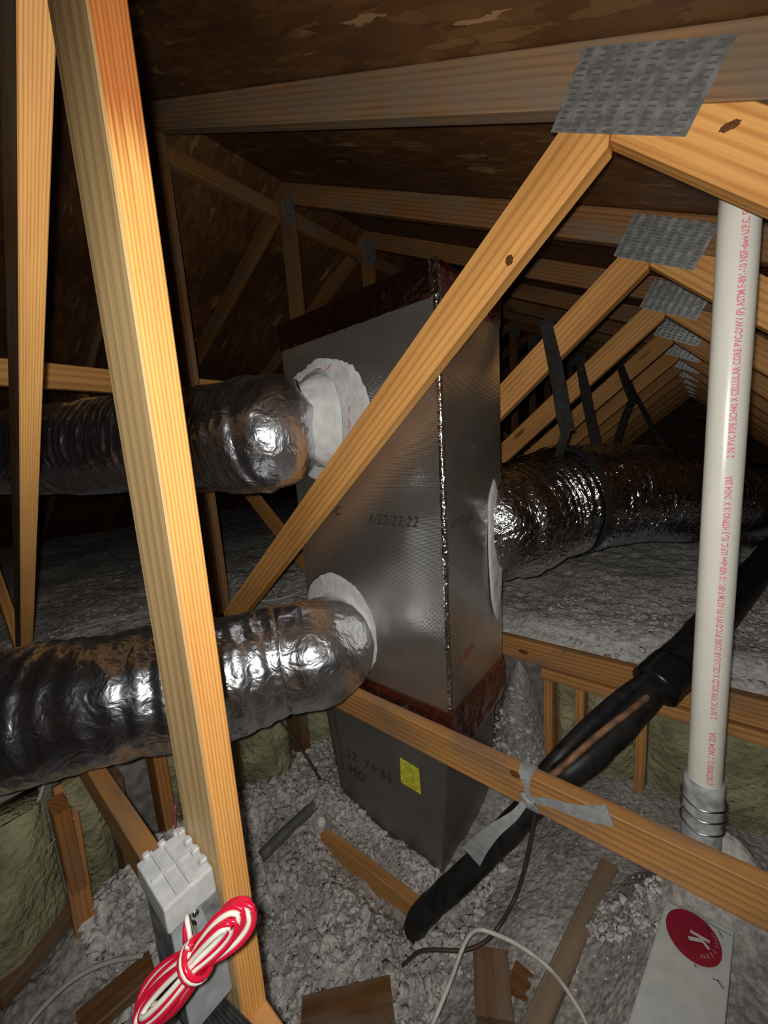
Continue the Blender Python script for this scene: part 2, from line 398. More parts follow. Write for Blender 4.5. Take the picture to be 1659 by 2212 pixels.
def resample(pts, step, closed=False):
    P = [Vector(p) for p in pts]; out = []
    n = len(P)
    for i in range(n-1 if not closed else n):
        p1, p2 = P[i], P[(i+1) % n]
        p0 = P[i-1] if (i > 0 or closed) else p1*2-p2
        p3 = P[(i+2) % n] if (i+2 < n or closed) else p2*2-p1
        k = max(1, int((p2-p1).length/step))
        for j in range(k):
            t = j/k; t2 = t*t; t3 = t2*t
            out.append(.5*((2*p1)+(p2-p0)*t+(2*p0-5*p1+4*p2-p3)*t2+(3*p1-p0-3*p2+p3)*t3))
    if not closed: out.append(P[-1])
    return out
def tube_mesh(pts, rad, seg=10, step=.02, closed=False, disp=None, caps=True, squash=None):
    Q = resample(pts, step, closed); n = len(Q)
    vs, fs = [], []
    T = [(Q[(i+1) % n if closed else min(i+1, n-1)]-Q[i-1 if (closed or i > 0) else 0]).normalized() for i in range(n)]
    up = Vector((0, 0, 1)) if abs(T[0].z) < .9 else Vector((1, 0, 0))
    a = (up-T[0]*up.dot(T[0])).normalized(); s = 0.0
    L = sum((Q[i+1]-Q[i]).length for i in range(n-1))
    for i in range(n):
        a = (a-T[i]*a.dot(T[i])).normalized(); b = T[i].cross(a)
        if i: s += (Q[i]-Q[i-1]).length
        r0 = rad(s/max(L, 1e-6)) if callable(rad) else rad
        for j in range(seg):
            th = 2*math.pi*j/seg
            r = r0 + (disp(s, th, Q[i], a, b) if disp else 0)
            ca, sa = math.cos(th), math.sin(th)
            if squash: sa *= squash
            vs.append(Q[i]+a*(r*ca)+b*(r*sa))
    m = n if closed else n-1
    for i in range(m):
        i2 = (i+1) % n
        for j in range(seg):
            k = (j+1) % seg
            fs.append([i*seg+j, i*seg+k, i2*seg+k, i2*seg+j])
    if caps and not closed:
        fs.append([j for j in range(seg-1, -1, -1)]); fs.append([(n-1)*seg+j for j in range(seg)])
    return vs, fs
def tube(name, pts, rad, m, parent=None, **k):
    vs, fs = tube_mesh(pts, rad, **k)
    return mesh_obj(name, vs, fs, m, parent, True)
def box_pts(c, sx, sy, sz):
    x, y, z = c
    return [(x+i*sx/2, y+j*sy/2, z+k*sz/2) for i in (-1, 1) for j in (-1, 1) for k in (-1, 1)]
BF = [[0, 1, 3, 2], [4, 6, 7, 5], [0, 4, 5, 1], [2, 3, 7, 6], [0, 2, 6, 4], [1, 5, 7, 3]]
def box(name, c, s, m, parent=None, grain=True):
    v = box_pts(c, *s); return mesh_obj(name, v, BF, m, parent, False, [tuple(p) for p in v])
def bevel(o, w=.003, seg=2):
    bm = bmesh.new(); bm.from_mesh(o.data)
    bmesh.ops.bevel(bm, geom=bm.edges[:], offset=w, segments=seg, affect='EDGES', profile=.5)
    bm.to_mesh(o.data); bm.free(); return o
def ribbon_mesh(pts, wd, w, t=.0015, step=.01):
    """flat strap along pts, wd(i,frac)->direction of width, w number or f(frac)"""
    Q = resample(pts, step); n = len(Q); vs, fs = [], []
    for i in range(n):
        T = (Q[min(i+1, n-1)]-Q[max(i-1, 0)]).normalized(); fr = i/(n-1)
        d = wd(fr) if callable(wd) else Vector(wd); d = (d-T*d.dot(T)).normalized(); nn = T.cross(d)
        ww = w(fr) if callable(w) else w
        for a, b in ((-1, -1), (1, -1), (1, 1), (-1, 1)):
            vs.append(Q[i]+d*(a*ww/2)+nn*(b*t/2))
    for i in range(n-1):
        for j in range(4):
            k = (j+1) % 4; fs.append([i*4+j, i*4+k, i*4+4+k, i*4+4+j])
    fs.append([3, 2, 1, 0]); fs.append([(n-1)*4+j for j in range(4)])
    return vs, fs
def text_mesh(s, size, shear=0.0, spacing=1.0, bold=0.0):
    cu = bpy.data.curves.new('t', 'FONT'); cu.body = s; cu.size = size; cu.shear = shear; cu.space_character = spacing
    cu.resolution_u = 2; cu.extrude = 0; cu.offset = bold*size
    o = bpy.data.objects.new('t', cu); C.objects.link(o)
    bpy.context.view_layer.update()
    me = bpy.data.meshes.new_from_object(o)
    v = [tuple(p.co) for p in me.vertices]; f = [list(p.vertices) for p in me.polygons]
    bpy.data.objects.remove(o); bpy.data.curves.remove(cu); bpy.data.meshes.remove(me)
    return v, f

# ------------------------------------------------------------------ truss lines
SL = .495
def zl(x): return .58-SL*(abs(x+1.75)-1.524)          # underside of the top chords
CV = .089/math.cos(math.atan(SL))
def zu(x): return zl(x)+CV
PEAK = -1.75
BT, BB = -.797, -.886                                 # bottom chord top and underside
Y1, SP = .824, .644
Y0 = .172

# ------------------------------------------------------------------ structure: roof deck of strand board sheets
def deck(side, parent):
    # sheets 2.44 along x-slope? strips 1.22 up the slope, 2.44 along the ridge
    ca = math.cos(math.atan(SL))
    k = 0
    d = 0.0
    while d < 5.0:
        y = -1.3 - (k % 2)*1.22
        while y < 9.0:
            x0, x1 = PEAK+side*(d*ca), PEAK+side*((d+1.217)*ca)
            ya, yb = max(y, -1.3), min(y+2.437, 9.0)
            if yb-ya > .1:
                g = .0005
                pts = []
                for x in (x0, x1):
                    for yy in (ya, yb):
                        for h in (.002, .0135):
                            pts.append((x, yy, zu(x)+h))
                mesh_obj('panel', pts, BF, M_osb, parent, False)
            y += 2.44
        d += 1.22; k += 1
cv = [(-6.2, -1.3), (PEAK, -1.3), (2.7, -1.3)]
ceil_v = []
for x in (-6.2, PEAK, 2.7):
    for y in (-1.3, 9.0):
        for h in (.015, .06): ceil_v.append((x, y, zu(x)+h))
ceil_f = []
for s in (0, 4):
    ceil_f += [[s+0, s+4, s+6, s+2], [s+1, s+3, s+7, s+5]]
ceil_f += [[0, 1, 5, 4], [4, 5, 9, 8], [2, 6, 7, 3], [6, 10, 11, 7], [0, 2, 3, 1], [8, 9, 11, 10]]
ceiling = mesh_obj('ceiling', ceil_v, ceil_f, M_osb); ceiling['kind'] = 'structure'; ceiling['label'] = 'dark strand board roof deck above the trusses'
deck(1, ceiling); deck(-1, ceiling)

# ------------------------------------------------------------------ structure: ceiling boards below, walls
def struct(o, label=None):
    o['kind'] = 'structure'
    if label: o['label'] = label
    return o
struct(box('floor', (-.9, .3, -1.56), (10.6, 3.3, .04), M_drywall), 'dusty drywall ceiling boards under the loose insulation')
struct(box('wall_far', (-1.75, 9.05, .25), (8.9, .08, 2.9), M_osb), 'dark gable end far behind the trusses')
struct(box('wall_back', (-1.75, -1.36, .2), (8.9, .08, 3.4), M_osb))
struct(box('wall_left', (-6.24, 3.9, -.8), (.08, 10.6, 1.4), M_osb))
struct(box('wall_right', (2.74, 3.9, -.8), (.08, 10.6, 1.4), M_osb))

# knee wall of the drop, under the second truss: studs and plates with batts between
knee = struct(box('wall_knee', (-.2, 1.575, -1.2), (3.6, .012, .64), M_drywall), 'framed drop wall with studs and fibreglass batts under the joist')
def kid(o): return o
board('plate', (-.455, 1.49, -.912), (1.6, 1.49, -.912), (0, 0, 1), .038, .075, M_beam, knee)
for x in (-.43, -.455+.14, -.12, .28, .69, 1.1):
    board('stud', (x, 1.49, -1.52), (x, 1.49, -.932), (1, 0, 0), .032, .075, M_beam, knee)
for xa, xb in ((-.408, -.332), (-.298, -.14), (-.1, .262), (.30, .67), (.71, 1.08)):
    n = 10; vs = []; fs = []
    for i in range(n+1):
        for j in range(n+1):
            u = xa+(xb-xa)*i/n; zz = -1.5+.565*j/n
            e = min(i, n-i, j, n-j)/n
            vs.append((u, 1.512-.03*min(1, e*4)+.012*noise.noise(Vector((u*14, zz*14, 3))), zz))
    for i in range(n):
        for j in range(n): fs.append([i*(n+1)+j, (i+1)*(n+1)+j, (i+1)*(n+1)+j+1, i*(n+1)+j+1])
    b = len(vs); vs += [(xa, 1.565, -1.5), (xb, 1.565, -1.5), (xb, 1.565, -.935), (xa, 1.565, -.935)]
    fs += [[b+3, b+2, b+1, b], [0, b, b+1, n*(n+1)], [n, (n+1)*(n+1)-1, b+2, b+3], [0, n, b+3, b], [n*(n+1), b+1, b+2, (n+1)*(n+1)-1]]
    mesh_obj('batt', vs, fs, M_batt, knee, True)
# drop wall on the left, running away from the camera
kl = struct(box('wall_knee_left', (-1.55, .05, -1.2), (.012, 2.6, .64), M_drywall), 'framed drop wall on the left with studs and a yellow batt')
for y in (-.28, .115, .245, .37, .62, .95):
    board('stud', (-1.39, y, -1.52), (-1.39, y, -.93), (0, 1, 0), .038, .089, M_brown if y in (.115, .37) else M_dark, kl)
for ya, yb, bulge in ((-1.0, -.31, .05), (-.25, .09, .10), (.14, .225, .02), (.40, .60, .03), (.65, .93, .12), (.97, 1.28, .14)):
    n = 12; vs = []; fs = []
    for i in range(n+1):
        for j in range(n+1):
            u = ya+(yb-ya)*i/n; zz = -1.5+.57*j/n
            e = min(i, n-i, j, n-j)/n
            vs.append((-1.44+bulge*min(1, e*3)+.02*noise.noise(Vector((u*9, zz*9, 3))), u, zz))
    for i in range(n):
        for j in range(n): fs.append([i*(n+1)+j, (i+1)*(n+1)+j, (i+1)*(n+1)+j+1, i*(n+1)+j+1])
    b = len(vs); vs += [(-1.54, ya, -1.5), (-1.54, yb, -1.5), (-1.54, yb, -.93), (-1.54, ya, -.93)]
    fs += [[b+3, b+2, b+1, b], [0, b, b+1, n*(n+1)], [n, (n+1)*(n+1)-1, b+2, b+3], [0, n, b+3, b], [n*(n+1), b+1, b+2, (n+1)*(n+1)-1]]
    mesh_obj('batt', vs, fs, M_batt, kl, True)

# ------------------------------------------------------------------ loose insulation, two height fields
def fbm(X, Y, scale, oct_=4, seed=0):
    r = np.random.default_rng(seed); out = np.zeros_like(X); amp = 1.0; tot = 0
    for o in range(oct_):
        s = scale*2**o
        Gx = r.random((512, 512))
        u = X*s+r.random()*50; v = Y*s+r.random()*50
        iu = np.floor(u).astype(int); iv = np.floor(v).astype(int); fu = u-iu; fv = v-iv
        fu = fu*fu*(3-2*fu); fv = fv*fv*(3-2*fv)
        a = Gx[iu % 512, iv % 512]; b = Gx[(iu+1) % 512, iv % 512]; c = Gx[iu % 512, (iv+1) % 512]; d = Gx[(iu+1) % 512, (iv+1) % 512]
        out += amp*((a*(1-fu)+b*fu)*(1-fv)+(c*(1-fu)+d*fu)*fv-.5); tot += amp; amp *= .55
    return out/tot
def gau(X, Y, x, y, sx, sy): return np.exp(-((X-x)/sx)**2-((Y-y)/sy)**2)
def height_low(X, Y):
    h = -1.43 + 0*X
    h += .17/(1+np.exp(-(X+.36)/.06))*1.0                    # firmer ground right of the duct
    h += .20*gau(X, Y, -1.33, .33, .14, .35)                 # pile against the left drop wall
    h += .10*gau(X, Y, -1.25, .95, .25, .35)
    h += .50*gau(X, Y, -.56, 1.52, .11, .17)
    h += .24*gau(X, Y, .08, 1.05, .12, .09)
    h += .20/(1+np.exp(-(X+.075)/.04))*np.exp(-(np.maximum(Y-.95, 0)/.12)**2)        # mound where the pipe goes down
    h += .05*gau(X, Y, -1.08, .83, .1, .05)+.03*gau(X, Y, -.75, .87, .4, .05)
    h -= .05*np.exp(-((Y-.755)/.05)**2)*(X > -1.1)*(X < -.58)
    h += .16*gau(X, Y, -.85, -.1, .35, .25)
    rough = .055*fbm(X, Y, 14, 5, 3)+.03*np.abs(fbm(X, Y, 40, 3, 5))
    damp = 1-.8/(1+np.exp(-(X+.5)/.08))
    return h+rough*damp+.03*fbm(X, Y, 3, 2, 9)+.014*np.abs(fbm(X, Y, 85, 2, 11))
def height_up(X, Y):
    h = -.76+.02*fbm(X, Y, 1.3, 3, 21)*4
    h += .035*fbm(X, Y, 22, 5, 23)
    h -= .10*np.exp(-((Y-1.49)/.10)**2)*(X > -1.5)*1.0
    h += .16*(1-np.exp(-np.maximum(Y-2.0, 0)/1.5))*(X > -1.0)
    h = np.where((Y < 1.6) & (X > -1.4), np.minimum(h, -.80), h)
    return h
def field(name, xs, ys, fn, m, label, keep=None):
    X, Y = np.meshgrid(xs, ys, indexing='ij'); Z = fn(X, Y)
    nx, ny = X.shape
    co_ = np.stack([X, Y, Z], -1).reshape(-1, 3)
    idx = np.arange(nx*ny).reshape(nx, ny)
    f = np.stack([idx[:-1, :-1], idx[1:, :-1], idx[1:, 1:], idx[:-1, 1:]], -1).reshape(-1, 4)
    if keep is not None:
        c = (co_[f[:, 0]]+co_[f[:, 2]])/2; f = f[keep(c[:, 0], c[:, 1])]
    me = bpy.data.meshes.new(name)
    ox = Vector((co_[:, 0].mean(), co_[:, 1].mean(), co_[:, 2].min()+G))
    co_ = co_ - np.array([ox.x, ox.y, ox.z-G])
    me.from_pydata(co_.tolist(), [], f.tolist()); me.materials.append(m)
    me.polygons.foreach_set('use_smooth', [True]*len(me.polygons)); me.update()
    o = bpy.data.objects.new(name, me); C.objects.link(o); o.location = ox; o['_o'] = tuple(ox)
    tag(o, label, 'insulation', kind='stuff'); return o
xs = np.concatenate([np.arange(-1.50, .35, .006), np.arange(.35, 2.6, .03)])
ys = np.concatenate([np.arange(-1.2, -.2, .03), np.arange(-.2, 1.51, .006)])
in_duct = lambda x, y: ~((x > -1.06) & (x < -.66) & (y > .97) & (y < 1.2))
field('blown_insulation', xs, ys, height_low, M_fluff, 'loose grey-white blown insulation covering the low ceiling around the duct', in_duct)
xs2 = np.concatenate([np.arange(-6.15, -3.5, .06), np.arange(-3.5, 1.2, .014), np.arange(1.2, 2.66, .05)])
ys2 = np.concatenate([np.arange(-1.2, -.2, .06), np.arange(-.2, 3.6, .014), np.arange(3.6, 9.0, .07)])
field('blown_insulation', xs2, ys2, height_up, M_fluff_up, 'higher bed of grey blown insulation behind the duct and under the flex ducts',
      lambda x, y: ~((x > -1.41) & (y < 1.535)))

# clumps of fluff lying on the low bed, one object of stuff
def clumps():
    ico = bmesh.new(); bmesh.ops.create_icosphere(ico, subdivisions=2, radius=1)
    base0 = np.array([v.co[:] for v in ico.verts]); F = np.array([[v.index for v in f.verts] for f in ico.faces]); ico.free()
    bases = []
    for q in range(14):
        d = np.array([1+.55*noise.noise(Vector(tuple(p))*1.3+Vector((q*7, 0, 0)))+.75*noise.noise(Vector(tuple(p))*3.1+Vector((0, q*5, 0))) for p in base0])
        bases.append(base0*d[:, None])
    pts = []
    def scatter(n, x0, x1, y0, y1, smin, smax, f=None, up=0):
        x = rng.uniform(x0, x1, n); y = rng.uniform(y0, y1, n)
        s = smin+(smax-smin)*rng.random(n)**3
        if f is not None:
            k = f(x, y); x, y, s = x[k], y[k], s[k]
        z = (height_up if up else height_low)(x, y)
        for a in zip(x, y, z, s): pts.append(a)
    board_ = lambda x, y: ~((x > -1.05) & (x < -.6) & (abs(y-.765) < .03))
    notduct = lambda x, y: ~((x > -1.16) & (x < -.55) & (y > .9) & (y < 1.32))
    scatter(8500, -1.38, -.45, .1, 1.45, .003, .016, lambda x, y: notduct(x, y) & board_(x, y))
    scatter(1500, -1.2, -.55, .80, .905, .003, .011)
    scatter(1500, -1.34, -1.0, .1, .75, .004, .022)
    scatter(600, -.5, -.05, .45, 1.43, .001, .005)
    scatter(160, -.17, -.03, .88, .99, .004, .013)
    scatter(120, -.25, -.1, 1.2, 1.36, .003, .012)
    scatter(2200, -.5, .9, 1.52, 2.3, .003, .013, None, 1)
    scatter(900, -2.6, -1.45, .3, 1.7, .003, .015, None, 1)
    V, FF = [], []
    for i, (x, y, z, s) in enumerate(pts):
        sc = s*np.array([rng.uniform(.7, 1.6), rng.uniform(.5, 1.2), rng.uniform(.4, .8)])
        a = rng.uniform(0, 6.28); ca, sa = math.cos(a), math.sin(a)
        v = (bases[i % 14]*(1+rng.uniform(-.12, .12, (len(base0), 1)))*sc)@np.array([[ca, sa, 0], [-sa, ca, 0], [0, 0, 1]])+np.array([x, y, z+s*.1])
        V.append(v); FF.append(F+i*len(base0))
    V = np.concatenate(V); FF = np.concatenate(FF)
    me = bpy.data.meshes.new('insulation_clumps')
    o_ = V.mean(0); V2 = V-o_
    me.vertices.add(len(V2)); me.vertices.foreach_set('co', V2.ravel()); me.loops.add(FF.size); me.loops.foreach_set('vertex_index', FF.ravel())
    me.polygons.add(len(FF)); me.polygons.foreach_set('loop_start', np.arange(0, FF.size, 3)); me.polygons.foreach_set('loop_total', np.full(len(FF), 3)); me.update(calc_edges=True); me.materials.append(M_clump)
    me.polygons.foreach_set('use_smooth', [True]*len(me.polygons))
    o = bpy.data.objects.new('insulation_clumps', me); C.objects.link(o); o.location = (o_[0], o_[1], o_[2]+G)
    tag(o, 'white fluffy clumps strewn over the low insulation bed', 'insulation', kind='stuff')
clumps()

# ------------------------------------------------------------------ roof trusses
def nail_plate(c, ang, w, h, yf, parent, nx=8, ny=14, name='nail_plate'):
    """galvanized truss plate with punched slots and small raised lips"""
    mb = MB(); ca, sa = math.cos(ang), math.sin(ang)
    def P(u, v, d): return (c[0]+u*ca-v*sa, yf-d, c[1]+u*sa+v*ca)
    cw, chh = w/nx, h/ny; T = .0012
    for i in range(nx):
        for j in range(ny):
            u0 = -w/2+i*cw; v0 = -h/2+j*chh; u1, v1 = u0+cw, v0+chh
            a0, a1 = u0+cw*.22, u1-cw*.3; b0, b1 = v0+chh*.28, v1-chh*.28
            o = [(u0, v0), (u1, v0), (u1, v1), (u0, v1)]; n_ = [(a0, b0), (a1, b0), (a1, b1), (a0, b1)]
            vs = [P(*q, T) for q in o]+[P(*q, T) for q in n_]+[P(*q, .0002) for q in n_]
            fs = [[k, (k+1) % 4, 4+(k+1) % 4, 4+k] for k in range(4)]+[[4+k, 4+(k+1) % 4, 8+(k+1) % 4, 8+k] for k in range(4)]
            mb.add(vs, fs, mi=0)
            mb.add([P(*q, .0003) for q in n_], [[0, 1, 2, 3]], mi=1)
            lp = [P(a0, b1, T), P(a1, b1, T), P(a1, b1+chh*.12, T+.0016), P(a0, b1+chh*.12, T+.0016), P(a0, b1+chh*.24, T), P(a1, b1+chh*.24, T)]
            mb.add(lp, [[0, 1, 2, 3], [3, 2, 5, 4]], mi=0)
    r = [(-w/2, -h/2), (w/2, -h/2), (w/2, h/2), (-w/2, h/2)]
    mb.add([P(*q, T) for q in r]+[P(*q, 0) for q in r], [[k, k+4, (k+1) % 4+4, (k+1) % 4] for k in range(4)]+[[7, 6, 5, 4]])
    return mb.build(name, M_galv, parent, mats=[M_galv, M_slot])

XR, XLFT = 2.55, -6.05
UPN = (SL, 1)   # towards above for the right slope line: z + SL*x
def truss(y, near=True, label='', webs=True, mweb=None, mch=None, seed=0, group='roof trusses in a row'):
    t = thing('roof_truss', label, 'truss', (PEAK, y, BB), group)
    T = .038
    mch = mch or M_roofwood; mweb = mweb or M_pine
    # top chords
    pr = [(PEAK, zl(PEAK)), (XR, zl(XR)), (XR, zu(XR)), (PEAK, zu(PEAK))]
    plank('top_chord', pr, y, T, (1, -SL), mch, t, seed=seed)
    pl_ = [(PEAK, zl(PEAK)), (PEAK, zu(PEAK)), (XLFT, zu(XLFT)), (XLFT, zl(XLFT))]
    pl_ = clip(pl_, (0, BT), (0, 1))
    plank('top_chord', pl_, y, T, (1, SL), mch, t, seed=seed+1)
    bc = [(XLFT+.3, BB), (XR-.1, BB), (XR-.1, BT), (XLFT+.3, BT)]
    plank('bottom_chord', bc, y, T, (1, 0), M_beam, t, seed=seed+3)
    return t
def topclip(poly, side=1):
    # keep what lies below the underside of the top chord
    if side > 0: return clip(poly, (0, zl(0)-.001), (-SL, -1))
    return clip(poly, (-3.5, zl(-3.5)-.001), (SL, -1))
def std_webs(t, y, mweb, seed, mking=None):
    T = .038
    dj = (-.14, .60)                                   # joint on the top chord
    dirL = (-.772, -.636); dirR = (.73, -.683)
    A = (-.183, .509)
    cL = strip((A[0]-dirL[0]*.4, A[1]-dirL[1]*.4), (A[0]+dirL[0]*2.6, A[1]+dirL[1]*2.6), .097)
    cL = topclip(cL); cL = clip(cL, (0, BT+.001), (0, 1)); cL = clip(cL, (-.139, .50), (-1, .12))
    plank('web', cL, y, T, dirL, mweb, t, seed=seed)
    B = (-.137+.0305, .489+.0325)
    cR = strip((B[0]-dirR[0]*.4, B[1]-dirR[1]*.4), (B[0]+dirR[0]*2.2, B[1]+dirR[1]*2.2), .091)
    cR = topclip(cR); cR = clip(cR, (0, BT+.001), (0, 1)); cR = clip(cR, (-.137, .50), (1, -.12))
    plank('web', cR, y, T, dirR, mweb, t, seed=seed+5)
    # mirrored web on the other slope, king post
    mL = [(2*PEAK-x-.0, z) for x, z in cL]
    mL = clip(mL, (PEAK-.047, 0), (-1, 0))
    plank('web', mL, y, T, (-.772, .636), mking or mweb, t, seed=seed+7)
    kp = [(PEAK-.045, BT+.001), (PEAK+.044, BT+.001), (PEAK+.044, 2), (PEAK-.045, 2)]
    kp = topclip(topclip(kp, 1), -1)
    plank('king_post', kp, y, T, (0, 1), mking or M_roofwood, t, seed=seed+9)

labels = ['nearest whole roof truss, its diagonal web crossing in front of the silver duct',
          'second roof truss, just behind the silver duct, black strap hanging from its web',
          'third roof truss from the camera, narrow nail plate below the second one',
          'fourth roof truss from the camera, dim web behind two black straps',
          'fifth roof truss from the camera, glinting nail plate',
          'sixth roof truss from the camera, small glinting nail plate',
          'seventh roof truss from the camera, deep in the dark attic',
          'eighth roof truss from the camera, deep in the dark attic',
          'ninth roof truss from the camera, plate a mere glint',
          'tenth roof truss from the camera, plate a mere glint',
          'eleventh and farthest visible roof truss from the camera']
Y = [Y1+SP*k for k in range(11)]
for k, y in enumerate(Y):
    t = truss(y, label=labels[k], mch=M_chord if k == 0 else M_roofwood, seed=10*k+1)
    std_webs(t, y, M_pine, 10*k+4)
    nail_plate((-.108, .543), math.radians(-28.5), .222, .112, y, t, nx=8, ny=14 if k < 3 else 8)
    if k:
        nail_plate((PEAK+.03, zl(PEAK)-.045), 0, .10, .15, y, t, nx=4, ny=8)
# truss above the camera: chords, the post beside it and a leaning web
t0 = truss(Y0, label='roof truss right beside the camera with upright post and leaning stud at the left', mch=M_chord, seed=77)
T = .038
lean = strip((-.689+.763*.5, .594+.646*.5), (-.689-.763*2.6, .594-.646*2.6), .089)
lean = clip(topclip(lean), (0, BT+.001), (0, 1)); lean = clip(lean, (-.577, 0), (-1, 0))
plank('web', lean, Y0, T, (.763, .646), M_orange, t0, seed=81, mats=[M_dark, M_orange], facemat=lambda k, n: 0 if k == 0 else 1)  # front face in dark lumber: its grazing shade is painted into the colour
mw = clip(clip(topclip(strip((-2.15, -.98), (-4.1, .70), .09), -1), (0, BT+.001), (0, 1)), (-2.30, 0), (-1, 0))
plank('web', mw, Y0, T, (-.77, .64), M_pine, t0, seed=83)
pp = [(-.574, BT+.001), (-.471, BT+.001), (-.447, .80), (-.550, .80)]
pp = topclip(pp)
# broad pale face and narrow orange edge
def fm(k, n):
    # faces: 0 front, then rings; ring 1 (l=1) holds the edges
    if k == 0 or k == 3*n+1: return 0
    return 1 if (k-1)//n in (1,) else (0 if (k-1)//n == 0 else 1)
post = plank('post', pp, Y0, T, (.018, 1), M_pale, t0, seed=84, mats=[M_pale, M_postedge], facemat=fm, zero=.8)
post['label'] = 'upright post, pale broad face and bright orange edge'
nail_plate((-.40, .735), math.radians(-26), .26, .10, Y0, t0, 8, 8)

# knots that show on the lumber
M_knot = wood('knot_wood', (.17, .07, .025), (.07, .025, .01), .004, knots=False, pith=(0, 0, 0), amp=.004)
trs = [o for o in C.objects if o.name.startswith('roof_truss')]
def knot(px, py, y, ru, rv, tr):
    c = ony(px, py, y-.0006); n = 22
    vs = [(c.x, c.y-.0006, c.z)]+[(c.x+ru*math.cos(i*2*math.pi/n)*(1+.12*math.sin(i*2.3)), c.y+.0002, c.z+rv*math.sin(i*2*math.pi/n)*(1+.1*math.cos(i*1.7))) for i in range(n)]
    mesh_obj('knot', vs, [[0, 1+i, 1+(i+1) % n] for i in range(n)], M_knot, tr, False, [(v[0]*.2, v[0]-c.x, v[2]-c.z) for v in vs])
knot(1112, 1672, Y[0], .013, .010, trs[0]); knot(1577, 272, Y[0], .012, .006, trs[0])
knot(1130, 1408, Y[1], .020, .009, trs[1]); knot(1218, 1408, Y[1], .008, .003, trs[1])
knot(1100, 562, Y[0], .008, .010, trs[0])
# blocks between the trusses at the ridge
for k in range(1, 5):
    o = board('ridge_block', (PEAK-.075, Y[k-1]+.040, 1.325), (PEAK-.075, Y[k]-.002, 1.325), (0, 0, 1), .075, .036, M_roofwood)
    tag(o, ['wooden ridge block above the left flex duct, its cut end showing at the second truss',
            'wooden ridge block running to the third truss peak', 'wooden ridge block running to the fourth truss peak',
            'wooden ridge block running to the fifth truss peak'][k-1], 'block', 'blocks along the ridge')
# runner across the trusses on the left
o = board('lateral_brace', (-1.845, Y0+.045, .36), (-1.845, Y[1]-.01, .36), (0, 0, 1), .089, .038, M_pine)
tag(o, 'level wooden brace above the upper left flex duct, behind the posts', 'brace')

# ------------------------------------------------------------------ the plenum duct
duct = thing('plenum_duct', 'tall silver foil-faced square duct rising from the insulation', 'duct', (-.86, 1.1, -1.5))
YF, YB = .905, 1.30
ZT, ZJ = .47, -.86
def frust(x0, x1, X0, X1, zb, zt, yf, yb, n=1):
    return [(x0, yf, zb), (x1, yf, zb), (x1, yb, zb), (x0, yb, zb), (X0, yf, zt), (X1, yf, zt), (X1, yb, zt), (X0, yb, zt)]
FF_ = [[0, 1, 5, 4], [1, 2, 6, 5], [2, 3, 7, 6], [3, 0, 4, 7], [4, 5, 6, 7], [3, 2, 1, 0]]
up = mesh_obj('upper_casing', frust(-1.174, -.548, -1.175, -.527, ZJ, ZT, YF, YB), FF_, M_foil, duct); bevel(up, .006, 3)
lw = mesh_obj('lower_casing', frust(-1.075, -.625, -1.160, -.565, -1.53, ZJ, YF+.006, YB-.01), FF_, M_foil_low, duct); bevel(lw, .006, 2)
lw['label'] = 'duller lower casing with print and a yellow sticker'
# maroon tape round the top rim (crinkled) and round the joint
def band(name, x0, x1, X0, X1, zb, zt, off, m, jag=.004, seed=1, nz=5):
    vs, fs = [], []; per = []
    def ring(xa, xb, z, o):
        c = [(xa-o, YF-o), (xb+o, YF-o), (xb+o, YB+o), (xa-o, YB+o)]; pts = []
        for i in range(4):
            a, b = c[i], c[(i+1) % 4]; n = 44 if i % 2 == 0 else 28
            for j in range(n): pts.append((a[0]+(b[0]-a[0])*j/n, a[1]+(b[1]-a[1])*j/n, z))
        return pts
    rows = []
    for r in range(nz+1):
        f = r/nz; z = zb+(zt-zb)*f
        o = off if 0 < r < nz else off*.35
        pts = ring(x0+(X0-x0)*f, x1+(X1-x1)*f, z, o)
        q = []
        for i, p in enumerate(pts):
            nn = noise.noise(Vector((p[0]*30, p[1]*30+seed, p[2]*30)))
            cx, cy = -.86, 1.1; dx, dy = p[0]-cx, p[1]-cy
            L_ = math.hypot(dx, dy)
            e = jag*(nn+.25) if 0 < r < nz else 0
            zz = p[2]+(jag*1.6*noise.noise(Vector((i*.35, r*5, seed))) if r in (0,) else 0)
            q.append((p[0]+dx/L_*e, p[1]+dy/L_*e, zz))
        rows.append(q)
    n = len(rows[0])
    for q in rows: vs += q
    for r in range(nz):
        for i in range(n): fs.append([r*n+i, r*n+(i+1) % n, (r+1)*n+(i+1) % n, (r+1)*n+i])
    return mesh_obj(name, vs, fs, m, duct, False)
b1 = band('rim_tape', -1.175, -.528, -1.175, -.527, ZT-.088, ZT+.001, .0022, M_tape, .0012, 2); b1['label'] = 'maroon printed foil tape round the top rim'
b2 = band('joint_tape', -1.166, -.556, -1.174, -.548, ZJ-.10, ZJ+.075, .006, M_tape, .008, 9, 7); b2['label'] = 'crumpled maroon printed foil tape round the joint'
# corner tape strips: bright vertical foil on the near corner
vs, fs = [], []
n = 80
for i in range(n+1):
    f = i/n; z = ZJ+.03+(ZT-.03-ZJ)*f; x = -.548+.021*f
    w = .011+.003*noise.noise(Vector((0, 0, z*25)))
    e = .0012+.0012*noise.noise(Vector((3, 0, z*40)))
    vs += [(x-w, YF-.0012, z), (x-.003, YF-.0012-e, z), (x+.0035, YF-.002+.004, z), (x+.0012+e, YF+w, z)]
for i in range(n):
    for j in range(3): fs.append([i*4+j, i*4+j+1, i*4+4+j+1, i*4+4+j])
o = mesh_obj('corner_tape', vs, fs, M_foiltape, duct, True); o['label'] = 'bright foil tape down the near corner'
o = box('corner_patch', (-.532, YF-.001, ZT-.045), (.026, .012, .085), M_foiltape, duct)
